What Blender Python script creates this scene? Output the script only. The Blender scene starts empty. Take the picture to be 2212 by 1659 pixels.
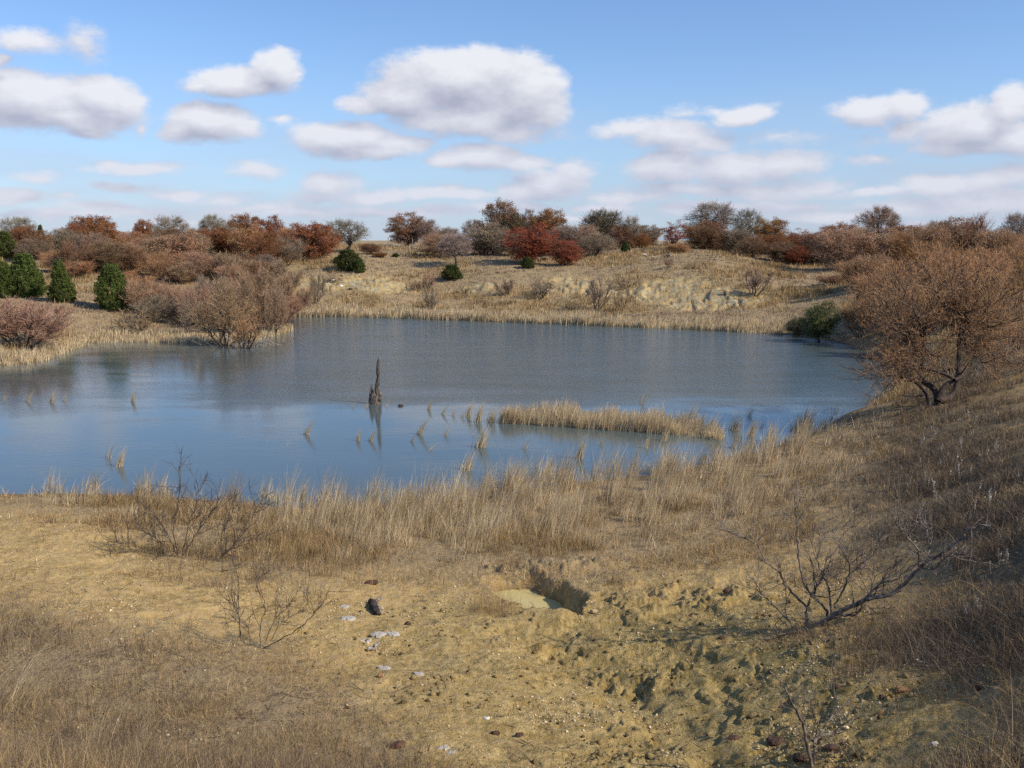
import bpy, math, random
import numpy as np

# ------------------------------------------------------------------ camera, world, sun
SC = bpy.context.scene
COL = SC.collection
F = 35.0 / 36.0 * 2212.0          # focal length in the units photo points are noted in (2212 x 1659)
PITCH = math.radians(8.22)
EYE = 6.0                          # camera height above the pond
cam_d = bpy.data.cameras.new("camera")
cam = bpy.data.objects.new("camera", cam_d)
COL.objects.link(cam)
cam.location = (0, 0, EYE)
cam.rotation_euler = (math.radians(90) - PITCH, 0, 0)
cam_d.lens = 35.0
cam_d.sensor_width = 36.0
cam_d.clip_start = 0.1
cam_d.clip_end = 20000
SC.camera = cam
SUN_EL = math.radians(37)
SUN_AZ = math.radians(113)         # clockwise from the viewing direction (+Y): from the right, a little behind
SC.view_settings.view_transform = 'Standard'
SC.view_settings.look = 'None'
SC.view_settings.exposure = 0.12
SC.view_settings.gamma = 1.0
SC.cycles.max_bounces = 6
SC.cycles.diffuse_bounces = 2
SC.cycles.glossy_bounces = 3
SC.cycles.transmission_bounces = 3
SC.cycles.use_adaptive_sampling = True
SC.cycles.adaptive_threshold = 0.01
SC.cycles.use_denoising = False
SC.cycles.pixel_filter_type = 'BLACKMAN_HARRIS'
SC.cycles.filter_width = 1.5
SC.cycles.sample_clamp_indirect = 4.0

sun_d = bpy.data.lights.new("sun", 'SUN')
sun_d.energy = 4.5
sun_d.angle = math.radians(0.5)
sun_d.color = (1.0, 0.90, 0.75)
sun = bpy.data.objects.new("sun", sun_d)
COL.objects.link(sun)
from mathutils import Vector
sv = Vector((math.sin(SUN_AZ) * math.cos(SUN_EL), math.cos(SUN_AZ) * math.cos(SUN_EL), math.sin(SUN_EL)))
sun.rotation_euler = (-sv).to_track_quat('-Z', 'Y').to_euler()
sun.location = (0, 0, 60)


def N(nt, typ, **kw):
    n = nt.nodes.new(typ)
    for k, v in kw.items():
        if k.startswith('in_'):
            n.inputs[k[3:].replace('_', ' ')].default_value = v
        else:
            setattr(n, k, v)
    return n


def math_n(nt, op, a, b=None, c=None, clamp=False):
    n = nt.nodes.new('ShaderNodeMath')
    n.operation = op
    n.use_clamp = clamp
    for i, v in enumerate((a, b, c)):
        if v is None:
            continue
        if isinstance(v, (int, float)):
            n.inputs[i].default_value = v
        else:
            nt.links.new(v, n.inputs[i])
    return n.outputs[0]


def vmath(nt, op, a, b=None, c=None):
    n = nt.nodes.new('ShaderNodeVectorMath')
    n.operation = op
    for i, v in enumerate((a, b, c)):
        if v is None:
            continue
        if isinstance(v, (tuple, list)):
            n.inputs[i].default_value = v
        else:
            nt.links.new(v, n.inputs[i])
    return n


def mixc(nt, fac, a, b, blend='MIX'):
    n = nt.nodes.new('ShaderNodeMix')
    n.data_type = 'RGBA'
    n.blend_type = blend
    for idx, v in ((0, fac), (6, a), (7, b)):
        if isinstance(v, (int, float)):
            n.inputs[idx].default_value = v
        elif isinstance(v, (tuple, list)):
            n.inputs[idx].default_value = (*v[:3], 1)
        else:
            nt.links.new(v, n.inputs[idx])
    return n.outputs[2]


def smooth(nt, v, a, b):
    n = nt.nodes.new('ShaderNodeMapRange')
    n.interpolation_type = 'SMOOTHSTEP'
    nt.links.new(v, n.inputs[0])
    n.inputs[1].default_value = a
    n.inputs[2].default_value = b
    return n.outputs[0]


def sky_angles(dx, dy):
    """azimuth and elevation of a direction noted as a photo point"""
    X, Yc, Z = (dx - 1106) / F, (829.5 - dy) / F, 1.0
    y = Z * math.cos(PITCH) + Yc * math.sin(PITCH)
    z = -Z * math.sin(PITCH) + Yc * math.cos(PITCH)
    r = math.sqrt(X * X + y * y + z * z)
    return math.atan2(X, y), math.asin(z / r)


CLOUDS = [  # centre x, y, half width, half height, strength
    (1000, 175, 185, 82, 1.15), (1130, 200, 100, 95, 1.1), (880, 205, 110, 55, 1.0), (1010, 255, 200, 42, .85), (780, 225, 60, 30, .7),
    (1120, 285, 110, 28, .5), (1180, 230, 50, 60, .7),
    (500, 170, 100, 36, 1.0), (595, 145, 55, 50, 1.0), (560, 185, 70, 20, .6), (440, 180, 45, 18, .6),
    (470, 265, 105, 50, 1.1), (400, 285, 50, 30, .8), (545, 280, 50, 30, .8), (625, 265, 25, 14, .4),
    (60, 215, 150, 62, 1.1), (215, 205, 90, 45, 1.05), (120, 245, 200, 35, 1.0), (275, 215, 50, 50, .8), (190, 280, 80, 14, .5),
    (40, 88, 75, 30, .5), (5, 135, 28, 20, .7), (175, 90, 40, 30, .22), (320, 278, 22, 18, .45),
    (740, 300, 115, 40, 1.0), (850, 315, 90, 26, .9), (790, 335, 120, 18, .6), (690, 285, 45, 22, .5),
    (1045, 340, 110, 36, .9), (975, 350, 70, 20, .7), (1130, 355, 90, 24, .6),
    (1440, 290, 150, 40, .75), (1350, 280, 80, 26, .65), (1530, 305, 70, 28, .6), (1465, 325, 90, 16, .4), (1480, 240, 40, 14, .2),
    (1615, 245, 75, 27, .8), (1550, 235, 40, 14, .3),
    (1880, 245, 105, 30, .75), (1960, 235, 55, 34, .7), (1960, 285, 70, 28, .45),
    (2110, 275, 120, 56, 1.0), (2190, 230, 50, 52, 1.0), (2180, 300, 90, 45, .8), (2100, 325, 110, 18, .6),
    (1440, 365, 110, 38, .75), (1580, 365, 120, 46, .75), (1690, 355, 100, 34, .65), (1500, 410, 160, 18, .45), (1620, 415, 160, 22, .45),
    (1750, 405, 110, 22, .45), (1700, 300, 90, 18, .28), (1870, 310, 60, 20, .25),
    (1190, 400, 95, 36, .7), (1130, 415, 90, 26, .6), (1240, 375, 60, 30, .4),
    (720, 400, 85, 36, .5), (800, 425, 110, 18, .5), (690, 425, 70, 18, .4),
    (40, 425, 65, 22, .5), (300, 360, 100, 16, .4), (240, 352, 35, 14, .4), (550, 370, 80, 20, .45), (90, 378, 48, 18, .3),
    (270, 400, 60, 13, .3), (370, 412, 70, 12, .3), (140, 430, 60, 16, .25), (480, 425, 80, 16, .25),
    (2030, 400, 90, 22, .5), (2140, 395, 80, 26, .45), (1960, 445, 160, 20, .5), (2120, 440, 130, 32, .6), (2200, 380, 70, 30, .4),
    (980, 420, 120, 16, .5), (1080, 445, 130, 15, .5), (1370, 425, 120, 15, .45), (1560, 450, 170, 16, .5), (1700, 440, 120, 14, .45), (1880, 415, 120, 14, .4), (640, 460, 140, 12, .4), (420, 470, 160, 12, .4), (120, 465, 130, 12, .4), (1250, 470, 180, 12, .45), (2050, 480, 150, 12, .45), (1900, 350, 70, 12, .3),
    (1300, 445, 100, 16, .5), (880, 455, 220, 15, .4), (260, 450, 180, 16, .35), (560, 450, 140, 18, .35), (1800, 460, 160, 16, .45),
]


def build_world():
    w = bpy.data.worlds.new("World")
    SC.world = w
    w.use_nodes = True
    nt = w.node_tree
    nt.nodes.clear()
    L = nt.links
    out = N(nt, 'ShaderNodeOutputWorld')
    sky = N(nt, 'ShaderNodeTexSky', sky_type='NISHITA', sun_disc=False, sun_elevation=SUN_EL, sun_rotation=SUN_AZ,
            altitude=300, air_density=1.0, dust_density=0.35, ozone_density=2.0)
    tc = N(nt, 'ShaderNodeTexCoord')
    sep = N(nt, 'ShaderNodeSeparateXYZ')
    L.new(tc.outputs['Generated'], sep.inputs[0])
    az = math_n(nt, 'ARCTAN2', sep.outputs[0], sep.outputs[1])
    el = math_n(nt, 'ARCSINE', sep.outputs[2])
    comb = N(nt, 'ShaderNodeCombineXYZ')
    L.new(az, comb.inputs[0])
    L.new(el, comb.inputs[1])
    P0 = comb.outputs[0]
    # density node group
    g = bpy.data.node_groups.new("cloud_density", 'ShaderNodeTree')
    g.interface.new_socket("P", in_out='INPUT', socket_type='NodeSocketVector')
    g.interface.new_socket("D", in_out='OUTPUT', socket_type='NodeSocketFloat')
    gi = g.nodes.new('NodeGroupInput')
    go = g.nodes.new('NodeGroupOutput')
    Pv = gi.outputs[0]
    scl = vmath(g, 'MULTIPLY', Pv, (1.0, 1.7, 1.0)).outputs[0]
    n1 = N(g, 'ShaderNodeTexNoise')
    n1.inputs['Scale'].default_value = 9
    n1.inputs['Detail'].default_value = 4
    n1.inputs['Roughness'].default_value = .55
    g.links.new(scl, n1.inputs['Vector'])
    wv = vmath(g, 'SUBTRACT', n1.outputs['Color'], (.5, .5, .5)).outputs[0]
    wv = vmath(g, 'MULTIPLY', wv, (.055, .028, 0)).outputs[0]
    Pw = vmath(g, 'ADD', Pv, wv).outputs[0]
    cur = None
    for (cx, cy, rx, ry, amp) in CLOUDS:
        a, e = sky_angles(cx, cy)
        amp += .12 if cy > 330 else 0.0
        sx, sy = F / rx, F / ry
        s = vmath(g, 'MULTIPLY_ADD', Pw, (sx, sy, 0), (-a * sx, -e * sy, 0)).outputs[0]
        ln = vmath(g, 'LENGTH', s).outputs['Value']
        d = math_n(g, 'MULTIPLY_ADD', ln, -amp, amp)
        cur = d if cur is None else math_n(g, 'SMOOTH_MAX', cur, d, 0.14)
    n2 = N(g, 'ShaderNodeTexNoise')
    n2.inputs['Scale'].default_value = 22
    n2.inputs['Detail'].default_value = 8
    n2.inputs['Roughness'].default_value = .62
    g.links.new(scl, n2.inputs['Vector'])
    nn = math_n(g, 'MULTIPLY_ADD', n2.outputs[0], 0.78, -0.39)
    n3 = N(g, 'ShaderNodeTexNoise')
    n3.inputs['Scale'].default_value = 75
    n3.inputs['Detail'].default_value = 6
    n3.inputs['Roughness'].default_value = .65
    g.links.new(scl, n3.inputs['Vector'])
    nn = math_n(g, 'ADD', nn, math_n(g, 'MULTIPLY_ADD', n3.outputs[0], .34, -.17))
    D = math_n(g, 'ADD', cur, nn)
    g.links.new(D, go.inputs[0])
    ga = nt.nodes.new('ShaderNodeGroup')
    ga.node_tree = g
    L.new(P0, ga.inputs[0])
    P1 = vmath(nt, 'ADD', P0, (0.007, 0.017, 0)).outputs[0]
    gb = nt.nodes.new('ShaderNodeGroup')
    gb.node_tree = g
    L.new(P1, gb.inputs[0])
    D0, D1 = ga.outputs[0], gb.outputs[0]
    alpha = smooth(nt, D0, -0.08, 0.36)
    # thin veil towards the horizon
    veil = N(nt, 'ShaderNodeTexNoise')
    veil.inputs['Scale'].default_value = 5
    veil.inputs['Detail'].default_value = 5
    vs = vmath(nt, 'MULTIPLY', P0, (1.0, 5.0, 1)).outputs[0]
    L.new(vs, veil.inputs['Vector'])
    low = smooth(nt, el, 0.19, 0.0)
    veil_a = math_n(nt, 'MULTIPLY', smooth(nt, veil.outputs[0], .36, .66), math_n(nt, 'MULTIPLY', low, 0.38))
    diff = math_n(nt, 'SUBTRACT', D0, D1)
    lit = math_n(nt, 'MULTIPLY_ADD', diff, .85, 0.50, clamp=True)
    ccol = mixc(nt, lit, (0.38, 0.395, 0.50), (0.80, 0.805, 0.85))
    ccol = mixc(nt, math_n(nt, 'MULTIPLY', smooth(nt, el, 0.16, 0.03), .45), ccol, (.52, .565, .70))
    skyc = vmath(nt, 'MULTIPLY', sky.outputs[0], (0.102, 0.119, 0.146)).outputs[0]
    skyc = mixc(nt, math_n(nt, 'MULTIPLY', low, 0.5), skyc, (0.34, 0.46, 0.72))
    c1 = mixc(nt, veil_a, skyc, (0.47, 0.50, 0.62))
    c2 = mixc(nt, math_n(nt, 'MULTIPLY', alpha, .95), c1, ccol)
    bg = N(nt, 'ShaderNodeBackground')
    bg.inputs[1].default_value = 1.0
    L.new(c2, bg.inputs[0])
    L.new(bg.outputs[0], out.inputs[0])
    w.cycles.sampling_method = 'MANUAL'
    w.cycles.sample_map_resolution = 512


build_world()

# ------------------------------------------------------------------ numeric helpers
RNG = np.random.default_rng(7)
random.seed(11)


def _hash(ix, iy, seed):
    h = (ix.astype(np.int64) * 374761393 + iy.astype(np.int64) * 668265263 + seed * 1442695041) & 0xFFFFFFFF
    h = ((h ^ (h >> 13)) * 1274126177) & 0xFFFFFFFF
    h = h ^ (h >> 16)
    return (h & 0xFFFFFF) / float(0xFFFFFF)


def vnoise(x, y, seed=0):
    ix, iy = np.floor(x), np.floor(y)
    fx, fy = x - ix, y - iy
    fx = fx * fx * (3 - 2 * fx)
    fy = fy * fy * (3 - 2 * fy)
    a, b = _hash(ix, iy, seed), _hash(ix + 1, iy, seed)
    c, d = _hash(ix, iy + 1, seed), _hash(ix + 1, iy + 1, seed)
    return (a * (1 - fx) + b * fx) * (1 - fy) + (c * (1 - fx) + d * fx) * fy


def fbm(x, y, oct_=4, seed=0):
    s, a, t = 0, .5, 0
    for o in range(oct_):
        s = s + a * vnoise(x * 2 ** o + 17.3 * o, y * 2 ** o - 9.1 * o, seed + o)
        t += a
        a *= .5
    return s / t - .5          # about -0.5 .. 0.5


def sstep(a, b, v):
    t = np.clip((v - a) / (b - a), 0, 1)
    return t * t * (3 - 2 * t)


CP, SP = math.cos(PITCH), math.sin(PITCH)


def ray(dx, dy):
    X, Yc = (np.asarray(dx, float) - 1106) / F, (829.5 - np.asarray(dy, float)) / F
    return X, CP + Yc * SP, -SP + Yc * CP


def at_z(dx, dy, z):
    X, y, zz = ray(dx, dy)
    t = (z - EYE) / zz
    return X * t, y * t


def at_Y(dx, dy, Y):
    X, y, zz = ray(dx, dy)
    t = Y / y
    return X * t, Y + 0 * t, EYE + zz * t


def project(x, y, z):
    dz = z - EYE
    zc = y * CP - dz * SP
    yc = y * SP + dz * CP
    return 1106 + F * x / zc, 829.5 - F * yc / zc


# ------------------------------------------------------------------ terrain height
SHORE_FAR = [(-250, 742), (-120, 745), (20, 790), (90, 778), (140, 760), (185, 741), (250, 737), (320, 737), (390, 739), (450, 741), (520, 736), (580, 725), (630, 712),
             (600, 700), (640, 684), (740, 683), (830, 685), (900, 688), (1000, 691), (1100, 695), (1200, 699), (1300, 703), (1400, 707), (1500, 711), (1600, 716),
             (1680, 721), (1750, 729), (1810, 740), (1860, 752), (1905, 775), (1925, 810), (1925, 845), (1890, 872), (1830, 895), (1780, 925), (1720, 950)]
SHORE_NEAR = [(-300, 1065), (-100, 1068), (0, 1070), (150, 1070), (300, 1075), (450, 1085), (600, 1100), (750, 1105), (900, 1095), (1000, 1082), (1100, 1066), (1200, 1052),
              (1300, 1040), (1400, 1030), (1500, 1012), (1600, 985)]
ctrl = []          # (az, ln r, z)


def addc(x, y, z):
    ctrl.append((math.atan2(x, y), math.log(math.hypot(x, y)), z))


for (dx, dy) in SHORE_FAR + SHORE_NEAR:
    x, y = at_z(dx, dy, 0.0)
    addc(x, y, 0.02)
    ctrl_r = math.hypot(x, y)
# water side
for (dx, dy) in [(-200, 830), (-100, 900), (0, 860), (0, 960), (100, 830), (200, 780), (150, 930), (200, 1010), (350, 780), (350, 880), (350, 990), (480, 775), (500, 860), (520, 980), (520, 1040), (650, 760),
                 (620, 695), (690, 710), (700, 850), (700, 960), (700, 1045), (800, 720), (850, 800), (850, 900), (870, 1010), (1000, 730), (1000, 850), (1000, 960), (1010, 1030), (1150, 740), (1150, 830),
                 (1150, 1000), (1300, 740), (1300, 830), (1330, 990), (1450, 750), (1450, 840), (1550, 760), (1550, 850), (1480, 965), (1650, 780), (1650, 870), (1700, 900), (1750, 790), (1750, 870), (1830, 800), (1870, 800), (1850, 850), (1620, 940)]:
    x, y = at_z(dx, dy, -0.55)
    addc(x, y, -0.55)
for (dx, dy) in [(1150, 900), (1300, 905), (1450, 915)]:
    x, y = at_z(dx, dy, -0.1)
    addc(x, y, -0.12)
# foreground, by photo point and height
for (dx, dy, z) in [
        (-350, 1659, 2.9), (0, 1659, 2.65), (250, 1659, 2.45), (500, 1659, 2.25), (800, 1659, 2.0), (1100, 1659, 1.9), (1400, 1659, 1.85), (1700, 1659, 1.95), (1950, 1659, 2.3), (2212, 1659, 2.75), (2500, 1659, 3.3),
        (-300, 1400, 2.1), (0, 1400, 1.9), (250, 1420, 1.78), (500, 1400, 1.5), (800, 1400, 1.15), (1000, 1420, 1.2), (1200, 1400, 1.0), (1350, 1400, .98), (1500, 1420, 1.12), (1700, 1410, 1.45), (1850, 1400, 1.65), (2000, 1400, 1.9), (2150, 1400, 2.3), (2500, 1400, 3.0),
        (0, 1530, 2.3), (600, 1530, 1.8), (1000, 1530, 1.55), (1300, 1530, 1.35), (1500, 1540, 1.45), (1750, 1530, 1.72), (2050, 1530, 2.2),
        (-300, 1250, 1.4), (0, 1250, 1.35), (200, 1240, 1.2), (420, 1250, 1.0), (600, 1250, .85), (800, 1250, .68), (950, 1260, .62), (1100, 1235, .5), (1230, 1230, .5), (1350, 1270, .66), (1500, 1260, .74), (1700, 1260, .98), (1850, 1250, 1.3), (2000, 1250, 1.65), (2150, 1250, 2.15), (2450, 1250, 2.9),
        (-300, 1130, .75), (0, 1130, .75), (200, 1140, .68), (400, 1160, .58), (600, 1180, .45), (800, 1170, .3), (1000, 1150, .24), (1200, 1140, .24), (1400, 1130, .28), (1550, 1120, .38), (1700, 1120, .6), (1850, 1120, 1.0), (2000, 1120, 1.45), (2150, 1120, 2.05), (2450, 1120, 2.8),
        (1650, 1030, .25), (1800, 1010, .55), (1950, 1000, 1.1), (2100, 1000, 1.65), (2212, 1000, 2.1), (2450, 980, 2.7),
        (1780, 960, .22), (1880, 930, .4), (1960, 910, .75), (2060, 900, 1.2), (2150, 890, 1.6), (2300, 880, 2.2), (2450, 870, 2.6),
        (1950, 870, .4), (2030, 860, .8), (2100, 840, 1.25), (2212, 810, 1.8), (2400, 790, 2.4),
        (1980, 820, .3), (2050, 800, .7), (2130, 780, 1.3)]:
    x, y = at_z(dx, dy, z)
    addc(x, y, z)
# far land: by column, distance and height
for dx, rows in {
    -500: [(52, 1.0), (70, 2.2), (90, 3.6), (110, 4.8), (140, 5.0)],
    -150: [(63, 1.0), (75, 2.0), (90, 3.4), (110, 4.6), (140, 5.0)],
    60: [(57, .8), (66, 1.5), (78, 2.4), (92, 3.6), (110, 4.6), (140, 5.0)],
    230: [(63, .6), (70, 1.4), (80, 2.4), (92, 3.5), (110, 4.6), (140, 5.0)],
    400: [(64, .35), (72, .8), (82, 1.9), (92, 3.2), (110, 4.6), (140, 5.0)],
    540: [(67, .25), (74, .45), (82, 1.5), (92, 3.0), (110, 4.6), (140, 5.0)],
    680: [(83, .7), (87, 1.5), (92, 3.0), (98, 3.8), (112, 4.7), (140, 5.2)],
    800: [(84, .8), (88, 1.8), (92, 3.1), (100, 4.0), (112, 4.8), (128, 5.2), (142, 5.2)],
    930: [(84, .7), (88, 1.4), (92, 2.2), (98, 3.4), (112, 4.7), (128, 5.2), (142, 5.2)],
    1060: [(82, .7), (87, 1.7), (91, 2.9), (98, 3.8), (112, 4.6), (128, 5.2), (142, 5.2)],
    1200: [(80, .7), (86, 1.6), (90, 2.9), (97, 3.7), (112, 4.6), (128, 5.2), (142, 5.2)],
    1340: [(77, .6), (83, 1.3), (87, 2.7), (93, 3.7), (108, 4.9), (125, 5.4), (142, 5.4)],
    1470: [(75, .6), (80, 1.2), (84, 2.6), (89, 3.7), (104, 5.0), (120, 5.3), (142, 5.2)],
    1600: [(72, .6), (77, 1.2), (81, 2.3), (86, 3.3), (104, 4.6), (120, 5.2), (142, 5.2)],
    1720: [(69, .7), (76, 1.6), (84, 2.7), (95, 3.5), (110, 4.3), (142, 5.0)],
    1850: [(61, .7), (68, 1.6), (78, 2.6), (90, 3.4), (110, 4.4), (142, 5.0)],
    2000: [(46, .9), (56, 1.6), (70, 2.6), (86, 3.6), (110, 4.5), (142, 5.0)],
    2212: [(42, 2.1), (56, 2.6), (70, 3.2), (86, 4.0), (110, 4.6), (142, 5.0)],
    2500: [(42, 2.8), (56, 3.2), (80, 4.0), (110, 4.8), (142, 5.0)],
}.items():
    for (d, z) in rows:
        X, y, _ = ray(dx, 560)
        addc(X / y * d, d, z)
for azd in (-44, -36, 36, 44):          # flanks out of frame
    for r, z in ((5, 3.8), (8, 2.9), (14, 1.9), (24, 1.3)):
        ctrl.append((math.radians(azd), math.log(r), z + (0.25 if azd > 0 else .0) + (.5 if azd > 0 and r > 10 else 0)))
for azd in (-44, 0, 44, -22, 22):
    ctrl.append((math.radians(azd), math.log(3.2), 4.1))
    ctrl.append((math.radians(azd), math.log(1.5), 4.35))
C = np.array(ctrl)
CS = np.array([1.0, 0.55])
Q = C[:, :2] * CS


def _phi(r2):
    return 0.5 * r2 * np.log(r2 + 1e-12)


def _fit():
    n = len(Q)
    d2 = ((Q[:, None, :] - Q[None, :, :]) ** 2).sum(-1)
    A = np.zeros((n + 3, n + 3))
    A[:n, :n] = _phi(d2) + np.eye(n) * 2e-4
    A[:n, n] = 1
    A[:n, n + 1:] = Q
    A[n:, :n] = A[:n, n:].T
    b = np.zeros(n + 3)
    b[:n] = C[:, 2]
    return np.linalg.solve(A, b)


W = _fit()


def base_h(x, y):
    """smooth land form"""
    x = np.asarray(x, float).ravel()
    y = np.asarray(y, float).ravel()
    az = np.arctan2(x, y)
    r = np.hypot(x, y) + 1e-6
    azc = np.clip(az, -.80, .80)
    lr = np.log(np.clip(r, 1.5, 145))
    out = np.empty(len(x))
    q = np.stack([azc, lr], 1) * CS
    for i in range(0, len(x), 20000):
        s = slice(i, i + 20000)
        d2 = ((q[s, None, :] - Q[None, :, :]) ** 2).sum(-1)
        out[s] = _phi(d2) @ W[:len(Q)] + W[len(Q)] + q[s] @ W[len(Q) + 1:]
    w = sstep(.80, 1.5, np.abs(az))
    out = out * (1 - w) + 4.4 * w
    far = sstep(130, 260, r)
    out = out * (1 - far) + 4.0 * far
    return out


PUD = at_z(1138, 1310, 0.30)
PUD_Z = 0.33
GUL = [at_z(1225, 1415, .95), at_z(1310, 1455, 1.1), at_z(1400, 1530, 1.3), at_z(1560, 1659, 1.7), at_z(1700, 1800, 2.0)]
GUL2 = [at_z(1330, 1365, .8), at_z(1420, 1380, .9), at_z(1520, 1440, 1.15), at_z(1640, 1500, 1.5)]


def seg_dist(x, y, pts):
    best = np.full(x.shape, 1e9)
    for (a, b), (c, d) in zip(pts[:-1], pts[1:]):
        vx, vy = c - a, d - b
        t = np.clip(((x - a) * vx + (y - b) * vy) / (vx * vx + vy * vy), 0, 1)
        best = np.minimum(best, np.hypot(x - a - t * vx, y - b - t * vy))
    return best


BLUFFS = [(800, 89, 5.5, 2.6), (690, 89, 3.0, 2.4), (1230, 87.5, 3.2, 2.4), (1440, 83, 5, 3), (1520, 79, 4.5, 3.2), (1580, 77.5, 3.5, 2.6), (1300, 85, 2.5, 2.0), (1030, 88, 3, 1.2)]


def bluff_mask(x, y):
    m = np.zeros_like(x)
    for (dx, d, rx, ry) in BLUFFS:
        cx = (dx - 1106) / F * d
        m = np.maximum(m, 1 - sstep(.55, 1.15, np.hypot((x - cx) / rx, (y - d) / ry) + fbm(x * .9, y * .9, 3, 91) * .8))
    return m


def height(x, y, fine=True):
    shp = np.shape(x)
    x = np.asarray(x, float).ravel()
    y = np.asarray(y, float).ravel()
    h = base_h(x, y)
    r = np.hypot(x, y)
    land = sstep(0.0, 0.5, h)
    h = h + land * (fbm(x * .25, y * .25, 3, 3) * .35 * sstep(8, 40, r) + fbm(x * .9, y * .9, 3, 5) * .16)
    bm = bluff_mask(x, y)
    wq = fbm(x * .5, y * .5, 3, 34) * 3
    gul = np.abs(fbm(x * 1.1 + wq, y * .45 + wq, 5, 33)) * 2.2
    h = h - bm * (0.30 - gul * .8) * .7
    if fine:
        near = 1 - sstep(25, 45, r)
        h = h + land * near * (fbm(x * 3.2, y * 3.2, 4, 8) * .085 + fbm(x * 11, y * 11, 3, 12) * .035)
        # trampled gully with clods
        g = 1 - sstep(.25, 1.5, seg_dist(x, y, GUL) + fbm(x * 1.5, y * 1.5, 2, 77) * .8)
        cl = fbm(x * 8.5, y * 8.5, 4, 21)
        ms = sstep(-.12, .18, fbm(x * 1.4, y * 1.4, 2, 22))
        h = h - g * .10 + g * ms * (np.minimum(np.maximum(cl - .06, 0) * .42, .045) - np.maximum(-cl - .14, 0) * .5)
        # rough ground right of the puddle
        warp = fbm(x * 2.0, y * 2.0, 3, 71) * .9
        for line, dep, wid in ((GUL, .10, .36), (GUL2, .055, .28)):
            sd = seg_dist(x, y, line) + warp * .55
            cut = 1 - sstep(wid * .45, wid, sd)
            h = h - cut * dep * (.75 + fbm(x * 1.3, y * 1.3, 2, 72))
            lip = np.exp(-((sd - wid * 1.1) / .10) ** 2)
            h = h + lip * np.maximum(fbm(x * 7, y * 7, 3, 73), -.1) * .07
        # broken clay ledges
        reg = 1 - sstep(1.2, 2.6, seg_dist(x, y, GUL2) + warp)
        led = fbm(x * 1.7 + warp * .4, y * 1.7, 4, 74)
        h = h + reg * (sstep(-.015, .02, led) * .035 + sstep(.11, .14, led) * .035)
        x2, y2 = at_z(1480, 1300, .75)
        g2 = 1 - sstep(.5, 1.6, np.hypot((x - x2) / 1.6, (y - y2)))
        h = h + g2 * (np.clip(fbm(x * 4.5, y * 4.5, 4, 23), -.08, .14) * .42)
    # puddle hollow with an undercut bank on its far side
    px, py = x - PUD[0], y - PUD[1]
    edge = fbm(x * 2.6, y * 2.6, 4, 41) * .75
    e = np.hypot((px + .30 * py) / .55, py / np.where(py > 0, .78, 1.5)) + edge * .75
    bowl = 1 - sstep(.78, 1.28, e)
    h = h * (1 - bowl) + (PUD_Z - .07) * bowl
    bank = (1 - sstep(.2, .95, np.hypot((px - .45) / 1.3, (py - 1.25) / .62) + edge * 1.5 + fbm(x * 7, y * 7, 3, 44) * .7)) * (1 - bowl)
    h = h + bank * .15 + bank * (1 - bank) * fbm(x * 9, y * 9, 3, 45) * .3
    return h.reshape(shp)


def hz(x, y):
    return float(height(np.array([x]), np.array([y]))[0])


def on_ground(dx, dy):
    """where the line of sight through a photo point first meets the land"""
    X, yy, zz = ray(dx, dy)
    t = np.exp(np.linspace(math.log(3), math.log(180), 900))
    g = height(X * t, yy * t)
    z = EYE + zz * t
    k = np.argmax(z < g)
    if not (z < g).any():
        k = len(t) - 1
    return float(X * t[k]), float(yy * t[k]), float(max(g[k], 0.0))


def set_attr(me, name, arr, dom='POINT', typ='FLOAT'):
    a = me.attributes.new(name, typ, dom)
    a.data.foreach_set('value' if typ == 'FLOAT' else 'color', np.ascontiguousarray(arr, dtype=np.float32).ravel())


def mesh_np(name, V, faces, mats, attrs=None, smooth_=False, mat_idx=None):
    """faces: array (n,3|4) or a list of such arrays"""
    if not isinstance(faces, list):
        faces = [faces]
    faces = [f for f in faces if len(f)]
    me = bpy.data.meshes.new(name)
    V = np.ascontiguousarray(V, dtype=np.float32)
    me.vertices.add(len(V))
    me.vertices.foreach_set('co', V.ravel())
    loops = np.concatenate([f.ravel() for f in faces]).astype(np.int32)
    counts = np.concatenate([np.full(len(f), f.shape[1]) for f in faces]).astype(np.int32)
    starts = np.concatenate([[0], np.cumsum(counts)[:-1]]).astype(np.int32)
    me.loops.add(len(loops))
    me.loops.foreach_set('vertex_index', loops)
    me.polygons.add(len(counts))
    me.polygons.foreach_set('loop_start', starts)
    me.polygons.foreach_set('loop_total', counts)
    if smooth_:
        me.polygons.foreach_set('use_smooth', np.ones(len(counts), dtype=bool))
    if mat_idx is not None:
        me.polygons.foreach_set('material_index', np.asarray(mat_idx, dtype=np.int32))
    for k, v in (attrs or {}).items():
        set_attr(me, k, v)
    me.update(calc_edges=True)
    for m in (mats if isinstance(mats, (list, tuple)) else [mats]):
        me.materials.append(m)
    return me


def link(name, me, parent=None, loc=(0, 0, 0), **props):
    o = bpy.data.objects.new(name, me)
    COL.objects.link(o)
    o.location = loc
    if parent is not None:
        o.parent = parent
    for k, v in props.items():
        if v is not None:
            o[k] = v
    return o


# ------------------------------------------------------------------ materials
def new_mat(name):
    m = bpy.data.materials.new(name)
    m.use_nodes = True
    nt = m.node_tree
    nt.nodes.clear()
    out = N(nt, 'ShaderNodeOutputMaterial')
    return m, nt, out


def noise(nt, vec, scale, detail=4, rough=.55):
    n = N(nt, 'ShaderNodeTexNoise')
    n.inputs['Scale'].default_value = scale
    n.inputs['Detail'].default_value = detail
    n.inputs['Roughness'].default_value = rough
    if vec is not None:
        nt.links.new(vec, n.inputs['Vector'])
    return n.outputs[0]


def attr(nt, name):
    a = N(nt, 'ShaderNodeAttribute')
    a.attribute_name = name
    return a.outputs['Fac']


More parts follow.
